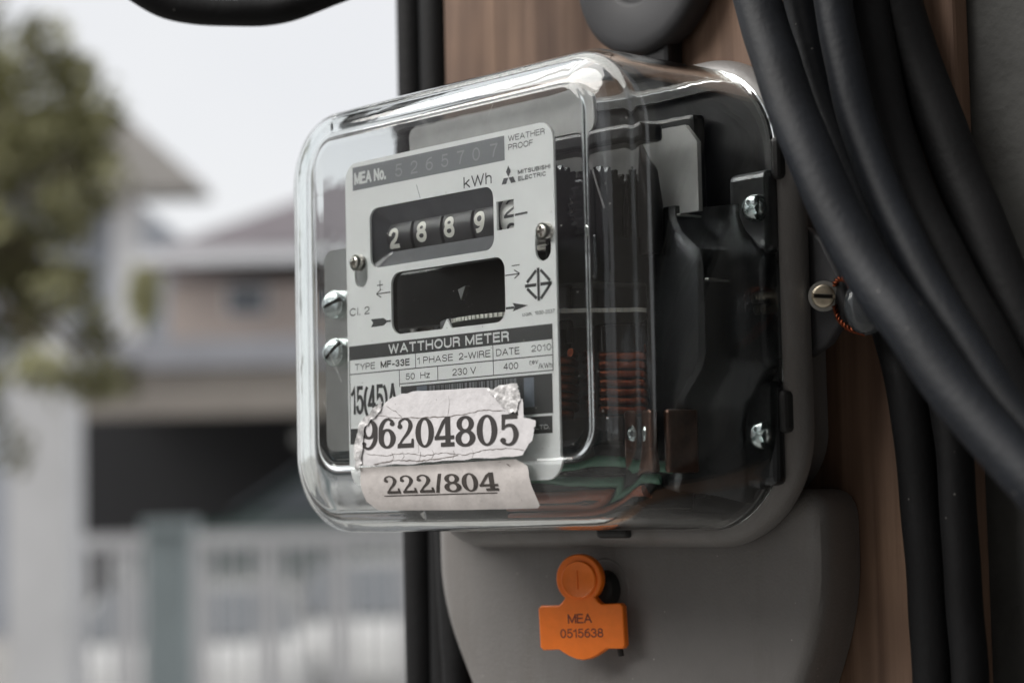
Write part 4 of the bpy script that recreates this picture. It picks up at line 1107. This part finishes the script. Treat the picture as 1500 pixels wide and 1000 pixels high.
# ------------------------------------------------------------------ orange seal tag
sg = empty('seal_tag', (-0.0055, 0.0505, H - 0.0790))
sg.scale = (1.1, 1, 1.02)
tag(sg, 'orange plastic security seal tag hanging below the meter glass', 'seal tag')
def arc(cx, cz, r, a0, a1, n=14): return [(cx + r * math.cos(math.radians(a0 + (a1 - a0) * i / n)), cz + r * math.sin(math.radians(a0 + (a1 - a0) * i / n))) for i in range(n + 1)]
ol = arc(0, 3.2, 6.5, -52, 232, 26)
ol += [(-5.2, -3.4), (-6.4, -4.3), (-11.8, -4.2), (-12.4, -4.9), (-12.4, -15.2), (-11.8, -15.9), (-7.0, -15.8)] + [(x_, -15.8 - 3.0 * math.cos(x_ / 7.0 * math.pi / 2)) for x_ in (-5.6, -4, -2, 0, 2, 4, 5.6)] + [(7.0, -15.8), (11.8, -15.9), (12.4, -15.2), (12.4, -4.9), (11.8, -4.2), (6.4, -4.3), (5.2, -3.4)]
ol = [(p[0], p[1]) for p in ol]
tagb = plate2d([list(reversed(ol))], -1.4, 1.8, 'tag_body', MT['orange'], sg, bevel=.35)
c_ = MB(); c_.lathe([(5.2, 0), (5.2, .7), (4.9, 1.0), (4.5, .8), (.01, .8)], (0.3, -1.5, 3.0), (0, -1, 0), 36); c_.build('tag_boss', MT['orange'], sg, smooth=40)
c_ = MB(); c_.box(-.12, .12, -2.55, -2.2, .4, 5.6); c_.build('tag_rib', MT['orange'], sg)
sn = MB(); sn.tube([(1.5, 0, 3), (1.5, 7.0, 3)], 1.5, 12); sn.build('tag_stem', MT['orange'], sg, smooth=50)
sn = MB(); sn.tube([(9.2, 1, -12), (9.4, 2.2, -18.4)], .8, 8); sn.build('tag_tail', MT['hole'], sg, smooth=50)
tt = MB(); put_text(tt, 'MEA', -3.8, 3.4, -9.0, 2.6, -1.82); put_text(tt, '0515638', -6.3, 6.6, -13.0, 2.5, -1.82)
tt.build('tag_lettering', MT['orange_ink'], sg)
sg.rotation_euler = (0, math.radians(-2.0), math.radians(14))

# ------------------------------------------------------------------ side seal: twisted copper wire with a clear bead
ss = empty('wire_seal', mo)
tag(ss, 'twisted copper wire seal with smoky clear bead beside the slotted side screw', 'wire seal')
def smooth_path(P, n=8):
    P = [Vector(p) for p in P]; out = []
    for i in range(len(P) - 1):
        p0 = P[max(i - 1, 0)]; p1 = P[i]; p2 = P[i + 1]; p3 = P[min(i + 2, len(P) - 1)]
        for k in range(n):
            t = k / n; out.append(0.5 * ((2 * p1) + (p2 - p0) * t + (2 * p0 - 5 * p1 + 4 * p2 - p3) * t * t + (3 * p1 - p0 - 3 * p2 + p3) * t ** 3))
    out.append(P[-1]); return out
def twist(path, r, wr, pitch, ph, mb):
    P = smooth_path(path, 14); acc = 0; out = []
    a = None
    for i, p in enumerate(P):
        t = (P[min(i + 1, len(P) - 1)] - P[max(i - 1, 0)]).normalized()
        a = t.orthogonal().normalized() if a is None else (a - t * a.dot(t)).normalized(); b = t.cross(a)
        if i: acc += (p - P[i - 1]).length
        an = 2 * math.pi * acc / pitch + ph; out.append(p + (a * math.cos(an) + b * math.sin(an)) * r)
    mb.tube(out, wr, 7)
w_ = MB()
for pth in ([(82.0, 58.0, .4), (84.5, 57, 1.6), (87.5, 56.5, .6), (89.0, 56.5, -3.0)], [(82.0, 58, -5.0), (84.0, 57, -8.6), (87.5, 56.5, -11.4), (92.0, 57, -13.0)]):
    for ph in (0, math.pi): twist(pth, .42, .36, 2.6, ph, w_)
w_.build('copper_wire', MT['copper'], ss, smooth=60)
bdm = MB(); pr = []
for k in range(13):
    a = math.radians(-90 + 180 * k / 12); pr.append((5.6 * math.cos(a) ** .6 if abs(math.cos(a)) > 1e-6 else .01, 3.2 * math.sin(a)))
bdm.lathe(pr, (92.0, 58, -6.0), (0.8, -1.0, .1), 28)
b_ = bdm.build('clear_bead', MT['bead'], ss, smooth=60)
for v in b_.data.vertices: v.co.z = -6.0 * MM + (v.co.z + 6.0 * MM) * 1.35

# ------------------------------------------------------------------ porcelain knob above the meter
kn = empty('knob_insulator', (0, 0, H)); tag(kn, 'round grey porcelain knob on the board above the meter', 'insulator')
k_ = MB(); k_.lathe([(22, 0), (25.0, 1.5), (25.6, 5), (25.4, 8), (24.2, 9.6), (21.5, 10.2), (12, 10.6), (10.5, 10.0), (9.8, 8.0), (.01, 7.5)], (4.5, 78.6, 102), (0, -1, 0), 48)
k_.build('knob_body', MT['insulator'], kn, smooth=50)
k_ = MB(); k_.lathe([(6.5, 0), (6.5, 3.5), (3.5, 4.5), (.01, 4.6)], (4.5, 71.0, 102), (0, -1, 0), 24); k_.build('knob_screw', MT['hole'], kn, smooth=50)
hg = MB(); hg.box(2.5, 13.5, 72, 78.9, 60, 90); hg.build('hanger_lug', MT['iron'], mt, bevel=1.5)

# ------------------------------------------------------------------ cables

CB = {
'A' :([ (60.7, 40.0, 137.6), (68.2, 38.0, 102.1), (78.4, 35.0, 72.5), (87.2, 32.0, 52.9), (100.2, 28.0, 28.2), (115.8, 25.0, 1.3), (132.7, 22.0, -17.8), (149.7, 20.0, -37.3), (169.0, 18.0, -56.4), (191.5, 16.0, -76.7) ], 6.11, 'thickest black cable, front one of the bundle bending round the side screw', 'cable'),
'B' :([ (66.7, 58.0, 134.4), (73.2, 54.0, 98.4), (78.9, 52.0, 75.0), (85.4, 50.0, 53.8), (95.1, 48.0, 29.2), (109.6, 44.0, 2.4), (128.3, 40.0, -20.8), (147.0, 36.0, -37.8), (170.3, 32.0, -55.9), (190.0, 30.0, -71.7) ], 4.50, 'thin black cable just behind the thick front cable of the bundle', 'cable'),
'B2' :([ (86.8, 50.0, 127.1), (89.2, 48.0, 93.7), (93.8, 46.0, 71.1), (99.7, 44.0, 48.8), (108.0, 42.0, 26.0), (122.0, 38.0, 0.7), (139.9, 34.0, -22.6), (158.6, 30.0, -44.4), (178.8, 28.0, -66.0) ], 4.85, 'black cable in the middle of the curving bundle', 'cable'),
'C' :([ (85.6, 66.0, 131.0), (89.0, 64.0, 96.6), (92.4, 62.0, 73.9), (97.7, 60.0, 51.2), (105.7, 58.0, 27.0), (119.5, 54.0, 2.0), (133.9, 50.0, -18.4), (150.1, 46.0, -43.2), (169.3, 44.0, -66.5) ], 5.66, 'matt black cable with the narrow gap to its right showing the board', 'cable_matt'),
'D' :([ (89.3, 70.0, 130.9), (92.2, 70.0, 97.0), (96.1, 70.0, 76.2), (102.3, 70.0, 56.1), (114.3, 68.0, 26.8), (125.2, 66.0, 4.8), (137.8, 64.0, -21.4), (152.3, 62.0, -51.2), (170, 60, -85) ], 6.35, 'rightmost black cable of the bundle against the concrete pillar', 'cable_matt'),
'E1' :([ (73.4, 70.0, 106.9), (74.5, 70.0, 78.6), (80.8, 70.0, 40.6), (88.0, 70.0, 3.6), (95.0, 70.0, -25.3), (96.9, 71.0, -49.9), (99.1, 71.0, -75.9), (99.2, 71.0, -101.7), (98.4, 71.0, -135.7), (98, 71, -220) ], 5.61, 'left one of the two upright black cables right of the terminal cover', 'cable_matt'),
'E2' :([ (81.7, 71.0, 105.2), (82.7, 71.0, 77.1), (91.1, 71.0, 39.2), (99.1, 71.0, 2.6), (106.0, 71.0, -29.4), (108.2, 71.0, -50.2), (109.4, 71.0, -75.8), (109.8, 71.0, -101.2), (109.5, 71.0, -134.8), (109, 71, -220) ], 4.67, 'right one of the two upright black cables beside the bare concrete', 'cable_matt'),
'L1' :([ (-10, 84, 150), (-27.6, 54.0, 165.7), (-47.9, 28.6, 197.3), (-78.2, -5.1, 206.6), (-107.5, -34.7, 191.0), (-124.3, -48.4, 154.4), (-120.8, -41.3, 125.4), (-116.3, -34.6, 110.4), (-109.2, -26.0, 101.5), (-100.3, -16.0, 96.8), (-90.6, -5.3, 95.5), (-80.6, 5.2, 96.8), (-71.9, 14.1, 100.7), (-62.2, 23.7, 107.4), (-47.7, 37.5, 123.0), (-22.4, 60.3, 159.4), (-5, 85, 200) ], 4.13, 'black cable loop hanging against the sky, the lower of the two', 'cable_matt'),
'L2' :([ (-10, 86, 165), (-30.2, 86.3, 180.6), (-60.0, 52.7, 194.4), (-93.3, 16.3, 199.8), (-120.9, -11.4, 183.5), (-126.6, -13.0, 145.0), (-119.4, -2.8, 123.3), (-110.8, 7.9, 111.4), (-103.0, 16.7, 107.3), (-95.7, 24.6, 107.1), (-86.6, 33.8, 111.5), (-74.1, 46.0, 121.8), (-56.4, 62.5, 142.7), (-30.5, 80.4, 176.3), (-20, 88, 210) ], 4.51, 'second black cable loop hanging against the sky, just above the lower one', 'cable_matt'),
'P1' :([ (-122.5, 91, 420), (-122.0, 91.3, 100), (-122.6, 90.8, 0), (-122.0, 91, -200), (-122.5, 91, -500) ], 6.6, 'outermost upright black cable along the left edge of the board', 'cable_matt'),
'P2' :([ (-108.4, 91, 420), (-108.8, 91, 100), (-108.2, 91, 0), (-108.8, 91, -200), (-108.2, 91, -500) ], 7.0, 'second upright black cable between the left edge of the board and the outermost one', 'cable_matt'),
'P3' :([ (-88, 73, 60), (-87, 73.5, 0), (-86, 72.5, -60), (-85, 72.5, -95), (-83, 72.5, -140), (-83, 72.5, -400) ], 5.6, 'upright black cable tucked close to the left edge of the grey terminal cover', 'cable_matt'),
}
for key, (pts_, r_, lab, mm_) in CB.items():
    m_ = MB(); P = smooth_path(pts_, 10)
    ph_ = random.uniform(0, 6)
    P = [p + Vector((math.sin(i * .23 + ph_) * .35 + math.sin(i * .61 + ph_) * .12, 0, math.cos(i * .29 + ph_) * .25)) for i, p in enumerate(P)]
    m_.tube([tuple(p) for p in P], r_, 28)
    o = m_.build('cable', MT[mm_], None, smooth=60); o.location = mo
    tag(o, lab, 'cable', 'black cables along the pole')
